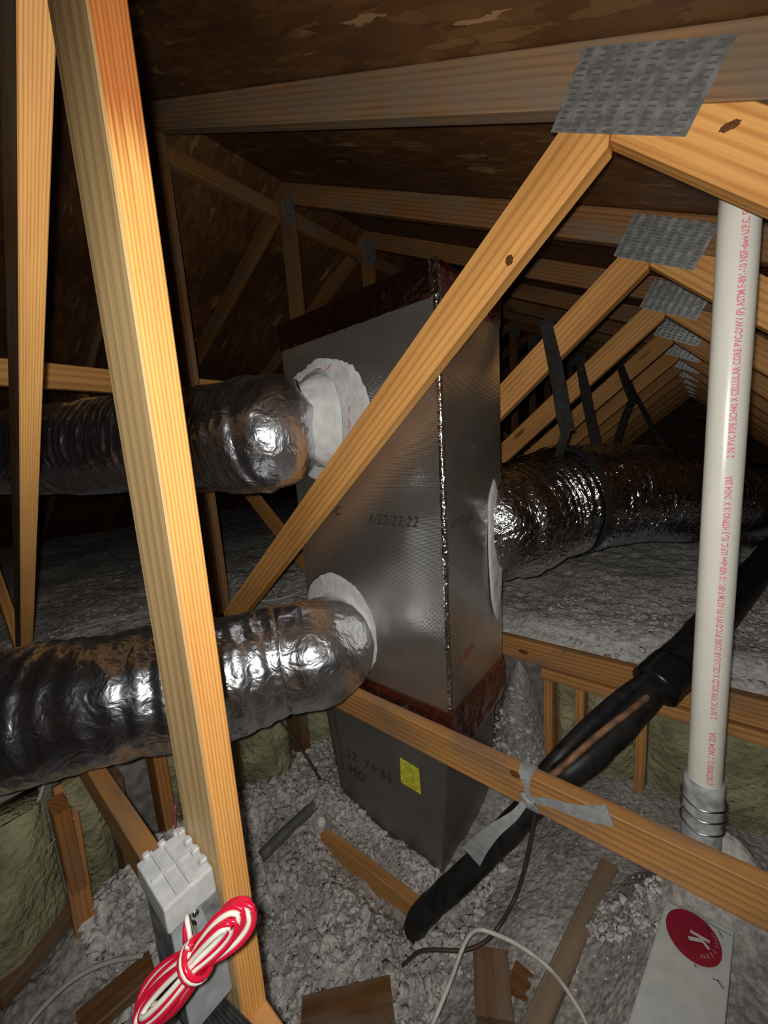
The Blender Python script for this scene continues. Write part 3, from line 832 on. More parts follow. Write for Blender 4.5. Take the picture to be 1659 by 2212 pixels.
# printing on the duct
def put_text(name, s, size, org, udir, vdir, m, parent, shear=0., sx=1.0, spacing=1.0, lift=.0012, surf=None):
    v, f = text_mesh(s, size, shear, spacing)
    u = Vector(udir).normalized(); w = Vector(vdir).normalized(); nn = u.cross(w)
    vs = [Vector(org)+u*(p[0]*sx)+w*p[1]+nn*lift for p in v]
    return mesh_obj(name, vs, f, m, parent, False)
put_text('print', '-C', .046, tuple(ony(716, 1112, YF-.001)), (1, 0, -.01), (0, 0, 1), M_blackprint, up, .35, .88, 1.1)
put_text('print', '1/22/22:22', .046, tuple(ony(795, 1130, YF-.001)), (1, 0, -.01), (0, 0, 1), M_blackprint, up, .35, .88, 1.1)
put_text('print', '07-0 :51', .034, (-.5365, YF+.035, -.225), (0, 1, 0.02), (0, 0, 1), M_blackprint, up, .35, .95, 1.2)
put_text('print', '22', .05, (-1.035, YF+.004, -1.17), (1, 0, -.02), (0, 0, 1), M_blackprint, lw, 0, 1.0, 1.25)
put_text('print', '74\'85', .05, (-.94, YF+.004, -1.172), (1, 0, -.02), (0, 0, 1), M_blackprint, lw, 0, 1.0, 1.25)
put_text('print', 'MO', .06, (-1.03, YF+.004, -1.245), (1, 0, -.02), (0, 0, 1), M_blackprint, lw, 0, .9, 1.1)
put_text('print', 'UL 181B-FX', .038, (-.5445, YF+.055, -.66), (0, 1, .12), (0, 0, 1), M_redink, up, 0, .55, 1.0)
for i, xx in enumerate((-1.135, -1.095)):
    put_text('print', 'IIIIIIIIIIIII:IIIIIIIII:IIII', .012, (xx, YF+.004, -.98), (.10, 0, -1), (1, 0, .1), M_maroonprint, lw, 0, 6.5, .75)
# yellow sticker
a = ony(864, 1637, YF+.002); b_ = ony(905, 1662, YF+.002); c_ = ony(909, 1716, YF+.002); d_ = ony(866, 1690, YF+.002)
q = [a, b_, c_, d_]
st = mesh_obj('sticker', [tuple(p) for p in q]+[(p.x, p.y+.0016, p.z) for p in q], [[0, 3, 2, 1], [0, 1, 5, 4], [1, 2, 6, 5], [2, 3, 7, 6], [3, 0, 4, 7]], M_yellow, duct)
st['label'] = 'small yellow sticker'
for i, hh in enumerate((.2, .35, .5, .65, .8)):
    p = a.lerp(d_, hh)+(b_-a)*.12+Vector((0, -.0008, 0)); q2 = p+(b_-a)*(.75-.1*(i % 2))
    th = Vector((0, 0, -.0022))
    mesh_obj('print_line', [tuple(p), tuple(q2), tuple(q2+th), tuple(p+th)], [[0, 3, 2, 1]], simple('faded_print', (.45, .42, .05), .6) if i == 0 else bpy.data.materials['faded_print'], st)

# white mastic patches
def mastic(name, axis, c, ru, rv, plane, seed, parent, squ=None, th=.006, hole=0.0):
    n = 120; rings = 14; vs, fs = [], []
    for r in range(rings+1):
        f = r/rings
        for i in range(n):
            a = 2*math.pi*i/n
            edge = 1+.07*noise.noise(Vector((math.cos(a)*2.2, math.sin(a)*2.2, seed)))+.035*noise.noise(Vector((math.cos(a)*17, math.sin(a)*17, seed+5)))
            fr = hole+(1-hole)*f
            u = c[0]+math.cos(a)*ru*fr*edge; v = c[1]+math.sin(a)*rv*fr*edge
            d = th*(1-f**6)+.0015+.004*noise.noise(Vector((u*22, v*22, seed)))*(1-f**3)
            if r == rings: d = -.0005
            if squ: u, v = squ(u, v)
            vs.append((u, plane-d, v) if axis == 'y' else (plane+d, u, v))
    for r in range(rings):
        for i in range(n):
            j = (i+1) % n
            fs.append([r*n+i, r*n+j, (r+1)*n+j, (r+1)*n+i] if axis == 'y' else [r*n+j, r*n+i, (r+1)*n+i, (r+1)*n+j])
    return mesh_obj(name, vs, fs, M_mastic, parent, True)
cl = lambda u, v: (max(u, -1.172), v)
m1 = mastic('mastic_collar', 'y', (-.985, .115), .215, .205, YF, 1, duct, cl); m1['label'] = 'white mastic smeared round the upper left collar'
m2 = mastic('mastic_collar', 'y', (-1.005, -.62), .185, .205, YF, 4, duct, cl); m2['label'] = 'white mastic smeared round the lower left collar'
m3 = mastic('mastic_collar', 'x', (1.235, -.36), .055, .25, -.537, 7, duct, lambda u, v: (min(u, 1.297), v)); m3['label'] = 'white mastic at the right rear edge'
def hump(name, c0, c1, r0, r1, seed, lab=None):
    # mastic built up over the inner end of the flexible duct
    o = tube(name, [c0, tuple((a+b)/2 for a, b in zip(c0, c1)), c1], lambda f: r0+(r1-r0)*f, M_mastic, duct, seg=48, step=.008, caps=False,
             disp=lambda s, th, p, a, b: .012*noise.noise(Vector((th*2, s*20, seed)))+.006*noise.noise(Vector((th*7, s*60, seed))))
    return o
hump('mastic_sleeve', (-.985, YF-.002, .12), (-1.02, YF-.085, .118), .165, .118, 3)
hump('mastic_sleeve', (-.985, YF-.002, -.62), (-.985, YF-.035, -.617), .150, .133, 6)
# red pen strokes on the mastic
for (p, q, r) in (((700, 806), (706, 797), (716, 788)), ((700, 832), (710, 842), (720, 853)), ((756, 876), (754, 884), (756, 892)), ((752, 905), (755, 915), (753, 925))):
    tube('pen_mark', [ony(*p, YF-.012), ony(*q, YF-.012), ony(*r, YF-.012)], .0022, M_redprint, duct, seg=6, step=.004)

# ------------------------------------------------------------------ flexible ducts
def flex(name, label, pts, rad, m, rib=.034, ramp_=.004, cr=.008, sq=.0, seed=0, seg=112, step=.0055, length=None, dirv=1.0):
    def disp(s, th, p, a, b):
        d = a*math.cos(th)+b*math.sin(th)
        q = p+d*.15
        n1 = noise.noise(q*5.0+Vector((seed, 0, 0)))
        phase = 2*math.pi*s/rib + 1.5*n1 + 1.2*math.sin(th+seed)
        ribs = ramp_*(math.sin(phase))*(.45+.75*abs(noise.noise(q*3.1+Vector((0, seed, 0)))*2))
        fold = cr*(1-abs(noise.noise(q*11+Vector((0, 0, seed))))*2.6)*.5
        fine = cr*.28*noise.noise(q*38)
        sag = -.02*max(0, -math.cos(th))*0
        return ribs+fold+fine+.012*n1
    t = tube(name, pts, rad, m, None, seg=seg, step=step, disp=disp)
    tag(t, label, 'flex duct', 'insulated flexible ducts')
    return t
P_ul = [Vector((-1.015, .845, .118)), Vector((-1.055, .79, .112)), Vector((-1.12, .75, .106)), at(590, 935, 1.22), at(520, 948, 1.27), at(400, 955, 1.38), at(250, 962, 1.48), at(100, 975, 1.62), at(-60, 985, 1.8), at(-260, 1000, 2.1)]
flex('flex_duct', 'upper left silver flexible duct, reaching the big duct at a white mastic collar', P_ul,
     lambda f: (.125+.052*min(1, f/.09)) if f < .5 else .174+.02*(f-.5), M_flex, .036, .0035, .010, seed=2)
P_ll = [Vector((-.985, .872, -.617)), Vector((-.975, .79, -.615)), at(690, 1405, 1.12), at(600, 1428, 1.08), at(480, 1458, 1.02), at(370, 1478, .98), at(250, 1502, .94), at(120, 1528, .915), at(0, 1552, .90), at(-160, 1590, .90), at(-400, 1640, .95)]
flex('flex_duct', 'lower left silver flexible duct sweeping behind the big post to the photo edge', P_ll,
     lambda f: .134+.016*min(1, f/.15), M_flex, .05, .0022, .0065, seed=5)
P_r = [Vector((-.80, 1.31, -.28)), Vector((-.74, 1.47, -.27)), at(1085, 1125, 1.50), at(1160, 1098, 1.58), at(1250, 1075, 1.66), at(1350, 1066, 1.76), at(1450, 1070, 1.88), at(1530, 1085, 2.05), at(1590, 1105, 2.3), at(1660, 1095, 2.55), at(1760, 1080, 2.6), at(1900, 1100, 2.6)]
flex('flex_duct', 'right silver flexible duct hung in black straps behind the big duct', P_r,
     lambda f: .20+.02*min(1, f/.1) if f < .5 else .22-.01*(f-.5), M_flexd, .036, .006, .010, seed=9)

# ------------------------------------------------------------------ straps
def strap(name, label, pts, w, m=M_strap, wd=R2, group='black duct straps', th=.002):
    vs, fs = ribbon_mesh([Vector(p) for p in pts], wd, w, th)
    o = mesh_obj(name, vs, fs, m, None, False); tag(o, label, 'strap', group); return o
strap('hanging_strap', 'wide black strap hanging over the second truss web down to the right flex duct',
      [ony(1180, 690, 1.458), ony(1188, 730, 1.456), ony(1205, 820, 1.45), ony(1218, 900, 1.44), ony(1226, 932, 1.43)], .050)
# loop round the flexible duct, one object with the lower hanger
cen = at(1208, 1083, 1.625); tan = (at(1250, 1075, 1.66)-at(1160, 1098, 1.58)).normalized()
aa = (Vector((0, 0, 1))-tan*tan.z).normalized(); bb = tan.cross(aa)
loop = [cen+aa*(.236*math.cos(u))+bb*(.236*math.sin(u)) for u in [i*2*math.pi/24 for i in range(24)]]
vs, fs = ribbon_mesh(loop+[loop[0]], tan, .040, .002)
o = mesh_obj('duct_strap', vs, fs, M_strap); tag(o, 'black strap looped round the right flex duct near the big duct', 'strap', 'black duct straps')
strap('hanging_strap', 'narrow end of black strap dropping from the wide strap onto the flex duct', [ony(1224, 925, 1.455), ony(1214, 960, 1.46), at(1207, 985, 1.50)], .032)
cen = at(1472, 1072, 1.93); tan = (at(1530, 1085, 2.05)-at(1450, 1070, 1.88)).normalized()
aa = (Vector((0, 0, 1))-tan*tan.z).normalized(); bb = tan.cross(aa)
loop = [cen+aa*(.232*math.cos(u))+bb*(.232*math.sin(u)) for u in [i*2*math.pi/24 for i in range(24)]]
vs, fs = ribbon_mesh(loop+[loop[0]], tan, .045, .002)
o = mesh_obj('duct_strap', vs, fs, M_strap); tag(o, 'black strap looped round the right flex duct near the white pipe', 'strap', 'black duct straps')
yy = Y[2]-.004
strap('hanging_strap', 'black strap hanging over the third truss web', [ony(1254, 765, yy), ony(1262, 830, yy-.01), ony(1275, 900, yy-.02), ony(1288, 960, yy-.03)], .05)
yy = Y[3]-.004
strap('hanging_strap', 'black strap hanging over the fourth truss web', [ony(1338, 770, yy), ony(1352, 820, yy-.01), ony(1372, 872, yy-.02)], .062)
strap('hanging_strap', 'thin black strap slanting down to the far loop on the right flex duct', [ony(1368, 845, yy-.02), ony(1400, 905, yy-.2), at(1437, 972, 1.98)], .03)
strap('hanging_strap', 'black strap bent back to the left below the fourth truss web', [ony(1368, 860, yy-.02), ony(1350, 900, yy), ony(1330, 960, yy)], .045)

# ------------------------------------------------------------------ white pipe with printed text and coupling
PX, PY, PR = .036, .990, .0302
pipe = thing('vent_pipe', 'white plastic vent pipe with red print standing right of the duct', 'pipe', (PX, PY, -1.0))
o = tube('pipe', [(PX, PY, -1.0), (PX, PY, -.2), (PX, PY, .455)], PR, M_pvc, pipe, seg=48, step=.1)
va = math.atan2(-PY, -PX)                               # direction from the pipe to the lens
def pipe_text(s, z0, size, m, sx=1.0, turn=.28):
    v, f = text_mesh(s, size, 0, 1.0, .022)
    ang0 = va+turn
    vs = []
    for (x, y, _) in v:
        a = ang0-(y-size*.35)/PR
        # text reads upwards: letter tops point to the left in the photo
        vs.append((PX+(PR+.0004)*math.cos(a), PY+(PR+.0004)*math.sin(a), z0+x*sx))
    return mesh_obj('print', vs, f, m, pipe, False)
zt = {}
def pz(py): # height on the pipe axis for a pixel row
    lo_, hi_ = -.99, .5
    for _ in range(40):
        mid = (lo_+hi_)/2; p = Vector((PX, PY, mid)); y = 1106-FPX*p.dot(U2)/p.dot(Fv)
        if y > py: lo_ = mid
        else: hi_ = mid
    return lo_
def fit(s, y_lo, y_hi, size):
    v, _ = text_mesh(s, size); L = max(p[0] for p in v); z0, z1 = pz(y_lo), pz(y_hi)
    pipe_text(s, z0, size, M_redprint, (z1-z0)/L)
fit('CHARLOTTE'[:0]+'(1SO9001) 1 NO4 20A', 1672, 1562, .0150)
fit('2 IN PVC PIPE SOLID X CELLULAR CORE PVC-DWV (P) ASTM F-891-10 NSF-dwv U.P.C. FL-3 HTPNO1R X 1NO4 20A', 1534, 1026, .0150)
fit('2 IN PVC PIPE SCH40 X CELLULAR CORE PVC-DWV (P) ASTM F-891-10 NSF-dwv U.P.C. FL-3', 988, 458, .0150)
zc = pz(1680)
cp = thing('pipe_coupling', 'grey rubber coupling with steel clamps at the foot of the white pipe', 'coupling', (PX, PY, -1.0))
tube('sleeve', [(PX, PY, -.99), (PX, PY, -.85), (PX, PY, zc)], .0365, M_coupling, cp, seg=40, step=.02,
     disp=lambda s, th, p, a, b: .0015*math.sin(s*260) if s > .02 else 0)
for yy_, r_ in ((1722, .0395), (1745, .0395), (1772, .0385)):
    z = pz(yy_)
    ring = [(PX+r_*math.cos(i*math.pi/12), PY+r_*math.sin(i*math.pi/12), z+.002*math.sin(i)) for i in range(24)]
    tube('clamp', ring, .0022, M_steel, cp, seg=8, step=.02, closed=True)

# ------------------------------------------------------------------ refrigerant line set: black foam tube and copper line
ls = thing('line_set', 'black foam-wrapped refrigerant line with copper tube slanting past the white pipe', 'pipe', (-.605, .744, -1.42))
Pf = [Vector((-.612, .735, -1.43)), Vector((-.585, .758, -1.37)), Vector((-.47, .83, -1.21)), Vector((-.33, .915, -.995)), Vector((-.262, .98, -.90)), onz(1225, 1672, -.86), onz(1312, 1600, -.80), onz(1395, 1512, -.735), onz(1440, 1455, -.70)]
tube('foam_tube', Pf, lambda f: .034, M_foam, ls, seg=28, step=.012,
     disp=lambda s, th, p, a, b: .003*noise.noise(p*18)+.002*noise.noise(Vector((s*20, th*2, 0))))
Pf2 = [onz(1447, 1448, -.695), onz(1500, 1395, -.675), onz(1560, 1322, -.65), onz(1610, 1262, -.63), onz(1680, 1180, -.57), onz(1760, 1080, -.40)]
tube('foam_tube', Pf2, .055, M_foam, ls, seg=28, step=.015, disp=lambda s, th, p, a, b: .003*noise.noise(p*15))
tube('collar', [onz(1412, 1484, -.725), onz(1436, 1461, -.705), onz(1456, 1443, -.69)], .062, M_blacktape, ls, seg=20, step=.012, disp=lambda s, th, p, a, b: .006*noise.noise(p*40))
tube('collar', [onz(1460, 1438, -.69), onz(1470, 1426, -.685), onz(1482, 1415, -.68)], .05, M_blacktape, ls, seg=20, step=.008, disp=lambda s, th, p, a, b: .009*noise.noise(p*50))
Pc = [Vector((-.615, .775, -1.42)), Vector((-.592, .792, -1.345)), Vector((-.475, .862, -1.185)), Vector((-.35, .932, -.985)), onz(1208, 1662, -.825), onz(1290, 1590, -.765), onz(1370, 1528, -.72), onz(1418, 1490, -.715), onz(1500, 1430, -.72), onz(1590, 1345, -.69), onz(1659, 1255, -.65), onz(1720, 1180, -.60)]
tube('copper_tube', Pc, .008, M_copper, ls, seg=12, step=.015)

tube('foam_tube', [Vector((-.335, .945, -.965)), onz(1195, 1648, -.86), onz(1272, 1568, -.79), onz(1350, 1500, -.735), onz(1425, 1450, -.69)], .021, M_foam, ls, seg=20, step=.012)
# grey strap tied round the beam
sg = thing('tie_strap', 'grey webbing strap knotted round the long wooden beam', 'strap', (-.29, .824, -.9))
yb = Y1
def SG(name, pts, wd, w, th=.0018):
    vs, fs = ribbon_mesh([Vector(p) for p in pts], wd, w, th, .006); return mesh_obj(name, vs, fs, M_graystrap, sg, False)
xk = -.298
SG('loop', [(xk+.004, yb+.044, BB-.02), (xk, yb+.042, BT-.01), (xk, yb+.030, BT+.004), (xk, yb+.004, BT+.004), (xk+.002, yb-.004, BT-.006), (xk+.006, yb-.006, BT-.03), (xk+.010, yb-.006, BT-.052)], (1, 0, 0), lambda f: .036-.022*max(0, min(1, (f-.68)/.2)))
SG('loop', [(xk+.010, yb-.006, BT-.052), (xk+.012, yb-.006, BT-.07), (xk+.014, yb-.004, BB+.004), (xk+.014, yb+.010, BB-.004), (xk+.01, yb+.042, BB-.006)], (1, 0, 0), lambda f: .012+.028*min(1, f*3))
kn = tube('knot', [(xk-.004, yb-.010, BT-.046), (xk+.010, yb-.016, BT-.054), (xk+.022, yb-.010, BT-.060), (xk+.008, yb-.013, BT-.066)], .006, M_graystrap, sg, seg=10, step=.004, closed=True)
SG('tail', [(xk+.010, yb-.009, BT-.053), ony(1190, 1735, yb-.012), ony(1230, 1748, yb-.016), ony(1275, 1758, yb-.014), ony(1318, 1762, yb-.010)], (0, .1, 1), lambda f: .014+.030*f**1.5)
SG('tail', [(xk+.008, yb-.010, BT-.055), ony(1110, 1762, yb-.03), ony(1070, 1792, yb-.05), ony(1040, 1822, yb-.06), ony(1018, 1850, yb-.065)], lambda f: Vector((.7, -.1, -.35)).lerp(Vector((.85, 0, -.6)), f), lambda f: .014+.040*f**1.3)

# ------------------------------------------------------------------ grey switch box, ribbed strip and wire hank by the post
sb = thing('switch_box', 'grey plastic box with pale ribbed top fixed at the foot of the post', 'box', (-.525, .12, -.80))
x0, x1, y0_, y1_ = -.572, -.482, .108, Y0-.002
zt_ = -.528
body = mesh_obj('body', [(x0, y0_+.004, -.73), (x1+.003, y0_+.004, -.73), (x1+.003, y1_, -.73), (x0, y1_, -.73), (x0, y0_+.004, zt_-.038), (x1-.002, y0_+.004, zt_-.038), (x1-.002, y1_, zt_-.038), (x0, y1_, zt_-.038)],
                FF_, M_greyplastic, sb, mats=[M_greyplastic, M_darkplastic], midx=[1, 0, 0, 0, 0, 0]); bevel(body, .003, 2)  # front face in a darker, blotchier grey than the other sides
cap = mesh_obj('cap', frust(x0-.003, x1+.003, x0-.001, x1+.001, zt_-.037, zt_, y0_, y1_), FF_, M_paleplastic, sb); bevel(cap, .003, 2)
# ribs on the cap and notched rear edge
for i, yy_ in enumerate((y0_+.018, y0_+.034)):
    o = box('rib', ((x0+x1)/2, yy_, zt_+.002), (.086, .003, .005), M_paleplastic, cap)
for i in range(4):
    o = box('lug', (x0+.010+i*.022, y1_-.006, zt_+.005), (.011, .010, .010), M_paleplastic, cap); bevel(o, .002, 1)
for i in range(3):
    o = box('lug', (x0+.004, y0_+.012+i*.020, zt_+.004), (.010, .009, .009), M_paleplastic, cap); bevel(o, .002, 1)
o = box('rib', (-.528, (y0_+y1_)/2, zt_+.0012), (.005, .055, .005), M_paleplastic, cap)
hx = x1-.001
o = tube('cable_hole', [(hx-.006, .132, -.585), (hx+.0015, .132, -.585)], .0085, simple('dark_hole', (.02, .015, .012), .8), body, seg=20, step=.003)
o = tube('screw', [(hx-.004, .140, -.566), (hx+.006, .140, -.566)], .004, M_steel, body, seg=12, step=.003)
pl2 = mesh_obj('side_plate', [(x1+.001, .148, -.565), (x1+.001, .169, -.562), (x1+.001, .169, -.66), (x1+.004, .158, -.64), (x1+.004, .148, -.565), (x1+.005, .169, -.562), (x1+.005, .169, -.66)],
               [[4, 0, 1, 5], [4, 5, 6, 3], [0, 4, 3]], M_darkplastic, body)
# ribbed black strip leaning on the chord
vs, fs = [], []
A_, B_ = onz(425, 2100, -.735), onz(560, 2230, -.72); Cc, Dd = onz(345, 2110, -.775), onz(420, 2260, -.79)
nr = 44
for i in range(nr+1):
    f = i/nr; p, q = A_.lerp(Cc, f), B_.lerp(Dd, f)
    d = .0035*(1 if (i % 4) < 2 else -1)*.6
    vs += [tuple(p+Vector((0, 0, d))), tuple(q+Vector((0, 0, d))), tuple(p+Vector((0, 0, -.012))), tuple(q+Vector((0, 0, -.012)))]
for i in range(nr):
    fs += [[i*4, i*4+4, i*4+5, i*4+1], [i*4+2, i*4+3, i*4+7, i*4+6], [i*4, i*4+2, i*4+6, i*4+4], [i*4+1, i*4+5, i*4+7, i*4+3]]
fs += [[0, 1, 3, 2], [nr*4, nr*4+2, nr*4+3, nr*4+1]]
o = mesh_obj('ribbed_strip', vs, fs, M_rubber); tag(o, 'black ribbed rubber strip under the red and white wire hank', 'strip')

# wire hank: paired red and white wire in long loops, wrapped at the waist
hk = thing('wire_hank', 'coiled hank of red and white twin wire hanging at the foot of the post', 'wire', tuple(at(432, 2065, .44)))
E1 = at(556, 1950, .425); E2 = at(318, 2190, .425); HC = at(436, 2062, .42)
ua = (E1-E2).normalized(); na = -HC.normalized(); vb = na.cross(ua).normalized(); na = ua.cross(vb)
r_w = .0027
def hank_loop(L1, L2, w1, w2, vo, no, ph=0.0, pts=44):
    out = []
    for i in range(pts):
        t = 2*math.pi*i/pts
        c, s = math.cos(t), math.sin(t)
        u = (L1 if c > 0 else L2)*c
        w = (w1 if c > 0 else w2)
        v = w*s*(.30+.9*abs(c)**.8)+vo*(1-.5*abs(c))+ph*c
        out.append(HC+ua*u+vb*v+na*(no+.004*math.sin(2*t+ph*90)))
    return out
Lh1 = (E1-HC).length; Lh2 = (E2-HC).length
specs = [(1.0, 1.0, .024, .028, 0, .004, -.003), (.93, .97, .019, .022, .002, .009, .002), (.80, .93, .014, .017, -.002, .013, .000), (.97, .86, .022, .020, .003, .000, -.004),
         (.88, .99, .010, .017, -.004, .006, -.001), (.76, .80, .009, .011, .001, .016, .001), (.95, .9, .022, .026, 0, -.003, .002)]
for i, (a1, a2, w1, w2, vo, no, ph) in enumerate(specs):
    lp = hank_loop(Lh1*a1, Lh2*a2, w1, w2, vo, no, ph)
    tube('red_wire', lp, r_w, M_red, hk, seg=8, step=.004, closed=True)
    lp2 = hank_loop(Lh1*a1-.0054, Lh2*a2-.0054, w1-.0054, w2-.0054, vo, no+.0022, ph)
    if i != 4: tube('white_wire', lp2, r_w, M_white, hk, seg=8, step=.004, closed=True)
def coil(u0, turns, rv, rn, pitch, off=0):
    out = []
    for i in range(int(turns*20)+1):
        t = 2*math.pi*i/20
        out.append(HC+ua*(u0+pitch*i/20)+vb*(rv*math.cos(t+off))+na*(.006+rn*math.sin(t+off)))
    return out
tube('red_wire', coil(-.007, 2.1, .0165, .0175, .0062), .0031, M_red, hk, seg=8, step=.004)
tube('white_wire', coil(-.0035, 1.1, .0175, .0185, .0066), .0028, M_white, hk, seg=8, step=.004)
lead0 = Vector((x1+.003, .132, -.585))
l1 = [lead0, lead0+Vector((.012, -.004, -.006)), at(402, 1990, .452), at(400, 2035, .44), HC+vb*.012+ua*.002+na*.012]
tube('red_wire', l1, r_w, M_red, hk, seg=8, step=.006)
l2 = [lead0+Vector((0, .004, .001)), lead0+Vector((.010, -.001, .001)), at(403, 1980, .45), at(411, 2030, .437), HC+vb*.008+na*.016]
tube('white_wire', l2, r_w, M_white, hk, seg=8, step=.006)

# thin red wire behind the post
o = tube('red_wire', [at(380, 1735, .66), at(377, 1765, .655), at(383, 1800, .65)], .0022, M_maroonprint, None, seg=8, step=.01); tag(o, 'short dark red wire showing behind the post above the grey box', 'wire')

# ------------------------------------------------------------------ white carton with the red roundel
bx = thing('carton', 'long white carton with a red round K logo lying at lower right', 'box', (.03, .7, -1.07))
zt_ = -.95
A_ = onz(1440, 1940, zt_); B_ = onz(1587, 2010, zt_)
d1 = (onz(1355, 2212, zt_)-A_); d1.z = 0; d1.normalize(); d2 = (onz(1567, 2212, zt_)-B_); d2.z = 0; d2.normalize()
dd = (d1+d2).normalized(); Lb = .5
A2, B2 = A_+d1*Lb, B_+d2*Lb
top = [A_, B_, B2, A2]
vs = [tuple(p) for p in top]+[(p.x, p.y, p.z-.10) for p in top]
o = mesh_obj('carton_body', vs, [[0, 3, 2, 1], [0, 1, 5, 4], [1, 2, 6, 5], [2, 3, 7, 6], [3, 0, 4, 7], [4, 5, 6, 7]], M_boxwhite, bx); bevel(o, .0025, 2)
ex = (B_-A_).normalized(); ey = Vector((ex.y, -ex.x, 0)); ey = ey if ey.dot(dd) > 0 else -ey
def bp(u, v, h=.0008): return A_+ex*u+dd*v+Vector((0, 0, h))
Wb = (B_-A_).length
mesh_obj('flap_tape', [tuple(bp(Wb*.23, .002)), tuple(bp(Wb*.66, .002)), tuple(bp(Wb*.66, .055)), tuple(bp(Wb*.23, .055))], [[0, 3, 2, 1]], M_boxtape, bx)
o = box('flap_seam', tuple(bp(Wb*.5, .010, .0006)), (Wb*.94, .0012, .0016), M_smudge, bx)
RC = bp(Wb*.575, .098, .0014); rr_ = .5*(onz(1560, 2065, zt_)-onz(1434, 1985, zt_)).length*.96
rr2 = rr_
def disc(c, ru, rv, m, h, name, a0=0):
    vs = [tuple(c+Vector((0, 0, h)))]+[tuple(c+ex*(ru*math.cos(i*math.pi/24))+ey*(rv*math.sin(i*math.pi/24))+Vector((0, 0, h))) for i in range(48)]
    return mesh_obj(name, vs, [[0, 1+i, 1+(i+1) % 48] for i in range(48)], m, bx)
CR = onz(1497, 2024, zt_+.001)
# fit the roundel to its seen extents
eu = ex; ev = dd
rl = disc(CR, rr_, .046, M_boxred, .0016, 'roundel'); rl['label'] = 'crimson round logo'
# letter K of two strokes, turned a quarter
def stroke(name, p, q, w, m, zz=.0042):
    P_ = onz(*p, zt_+zz); Q_ = onz(*q, zt_+zz); d = (Q_-P_).normalized(); nn = Vector((-d.y, d.x, 0))*w/2
    return mesh_obj(name, [tuple(P_-nn), tuple(Q_-nn), tuple(Q_+nn), tuple(P_+nn)], [[0, 1, 2, 3]], m, bx)
stroke('letter_stroke', (1491, 2011), (1533, 2035), .0055, M_boxletter)
stroke('letter_stroke', (1487, 2026), (1516, 2032), .0065, M_boxletter, .0046)
stroke('letter_stroke', (1513, 2027), (1532, 2051), .0050, M_boxletter, .005)
for (p, q) in (((1536, 2017), (1541, 2020)), ((1540, 2022), (1546, 2025)), ((1543, 2028), (1549, 2032)), ((1545, 2036), (1552, 2040)), ((1546, 2043), (1554, 2048)), ((1540, 2052), (1548, 2060)), ((1534, 2057), (1541, 2068)), ((1527, 2060), (1532, 2071)), ((1520, 2062), (1524, 2071)), ((1514, 2062), (1517, 2070))):
    stroke('letter_stroke', p, q, .0030, M_boxlet2)
for (p, q, w) in (((1553, 2010), (1561, 2026), .003), ((1538, 2114), (1552, 2118), .002), ((1550, 2117), (1563, 2136), .004), ((1501, 2082), (1503, 2090), .003)):
    stroke('smudge', p, q, w, M_smudge)

# ------------------------------------------------------------------ framing pieces half buried in the insulation
def bury(name, label, A, B, wd, w, t, m=M_dusty, cat='lumber', group=None):
    o = board(name, A, B, wd, w, t, m); tag(o, label, cat, group); return o
bury('framing_board', 'short wooden board half buried along the foot of the duct front', onz(700, 1792, -1.40)+Vector((0, 0, -.045)), onz(935, 1972, -1.40)+Vector((.01, 0, -.045)), (0, 0, 1), .09, .038, M_beam)
bury('ceiling_joist', 'dusty joist left of the white carton, longest of the lower right pieces', onz(1318, 1868, -1.245)-Vector((0,0,.022)), onz(1120, 2290, -1.245)-Vector((0,0,.022)), (0, 0, 1), .06, .045, M_dusty)
bury('ceiling_joist', 'dusty joist ending under the white fluff between the long joist and the carton', onz(1330, 1900, -1.25)-Vector((0,0,.03)), onz(1290, 2200, -1.255)-Vector((0,0,.03)), (0, 0, 1), .05, .07, M_dusty)
bury('framing_block', 'brown wood block inside the loop of white cable', onz(1060, 2045, -1.27)+Vector((0, 0, -.05)), onz(1070, 2190, -1.27)+Vector((0, 0, -.06)), (1, 0, 0), .085, .11, M_dark)
bury('framing_board', 'low dusty board right of the brown block at the bottom edge', onz(1105, 2110, -1.30)-Vector((0,0,.01)), onz(1200, 2190, -1.30)-Vector((0,0,.01)), (0, 0, 1), .05, .06, M_dark)
bury('framing_board', 'brown flat board in the lower left corner', onz(-40, 2160, -1.29), onz(135, 1960, -1.30), (0, 0, 1), .04, .13, M_dark)
bury('framing_board', 'brown board showing through the fluff left of the ribbed strip', onz(170, 2225, -1.31), onz(330, 2085, -1.31), (0, 0, 1), .03, .07, M_dark)
bury('framing_board', 'brown board at the bottom edge right of the pale chord', onz(650, 2230, -1.415), onz(850, 2180, -1.415), (0, 0, 1), .03, .12, M_dark)
bury('knee_stud', 'orange brown stud standing in front of the yellow batt at lower left', onz(185, 2010, -1.30), at(135, 1690, 1.19), (0, 1, 0), .05, .04, M_brown, 'lumber')

# grey-green conduit half buried, white cap, sprinkled bits
o = tube('conduit', [onz(565, 1850, -1.36), onz(630, 1785, -1.355), onz(700, 1722, -1.35)], .020, M_conduit, None, seg=20, step=.03); tag(o, 'dusty green-grey conduit half buried left of the duct foot', 'pipe')
cc = onz(694, 1776, -1.345)
nrm = -cc.normalized()
o = tube('knockout_disc', [cc, cc+nrm*.003], .016, M_white, None, seg=28, step=.003); tag(o, 'small white round disc on the fluff at the corner of the duct', 'disc')

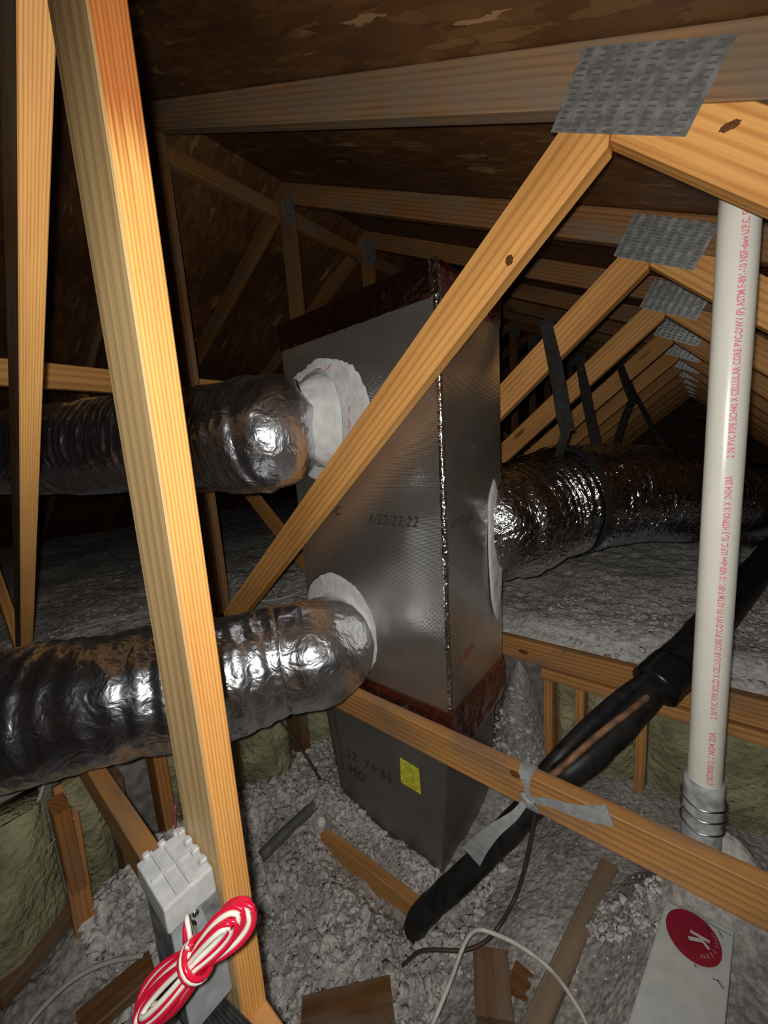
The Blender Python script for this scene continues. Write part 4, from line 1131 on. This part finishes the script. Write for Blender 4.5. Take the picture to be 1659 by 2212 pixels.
# ------------------------------------------------------------------ cables
def cable(label, pts, r, m, name='cable', group=None):
    o = tube(name, pts, r, m, None, seg=10, step=.012); tag(o, label, 'cable', group); return o
cable('white cable arched in a loop over the brown block at the bottom', [onz(905, 2290, -1.22), onz(935, 2212, -1.20), onz(975, 2115, -1.18), onz(1003, 2040, -1.15), onz(1030, 2009, -1.13), onz(1075, 2020, -1.13), onz(1130, 2048, -1.15), onz(1190, 2095, -1.17), onz(1232, 2150, -1.20), onz(1268, 2215, -1.22), onz(1290, 2300, -1.23)], .0046, M_cable)
cable('dark brown cable hanging from the tie strap and curling to the fluff', [Vector((-.285, .875, -.89)), ony(1150, 1790, .875), ony(1133, 1875, .86), ony(1112, 1940, .84), onz(1078, 2000, -1.22), onz(1045, 2036, -1.25), onz(1000, 2053, -1.27), onz(950, 2052, -1.28), onz(905, 2056, -1.30), onz(870, 2085, -1.36)], .0045, M_browncable)
cable('thick white cable curving down at the left edge over the yellow batt', [at(98, 1672, 1.17), at(90, 1710, 1.14), at(65, 1770, 1.10), at(28, 1828, 1.08), at(-30, 1890, 1.08)], .0052, M_dimcable)
cable('thin pale wire slanting across the yellow batt', [at(160, 1766, 1.12), at(90, 1845, 1.12), at(0, 1932, 1.12), at(-60, 1990, 1.12)], .0016, M_cable)
cable('thin pale wire below the lower flex duct, by the left studs', [at(240, 1636, 1.2), at(225, 1668, 1.2), at(205, 1698, 1.2)], .002, M_dimcable)
cable('white cable lying behind the diagonal web left of the duct', [onz(455, 1296, -.73), onz(520, 1298, -.73), onz(580, 1297, -.73), onz(625, 1288, -.72), onz(655, 1274, -.71)], .006, M_cable)
cable('thin white cable on the insulation above the lower flex duct', [onz(155, 1362, -.735), onz(230, 1342, -.73), onz(312, 1322, -.73)], .005, M_dimcable)
cable('thin cable in the dark behind the big post', [onz(222, 1185, -.74), onz(262, 1215, -.73), onz(300, 1245, -.72)], .006, M_dimcable)
cable('dark wire running from the lower flex duct to the duct corner', [at(585, 1530, 1.34), at(630, 1590, 1.36), at(665, 1640, 1.38), at(690, 1682, 1.4)], .0042, M_browncable)
cable('flat white cable lying in the fluff at lower left', [onz(40, 2240, -1.22), onz(100, 2168, -1.22), onz(160, 2115, -1.235), onz(225, 2082, -1.24), onz(310, 2063, -1.25)], .0058, M_dimcable)

# tidy helper properties
for o in bpy.data.objects:
    if '_o' in o: del o['_o']
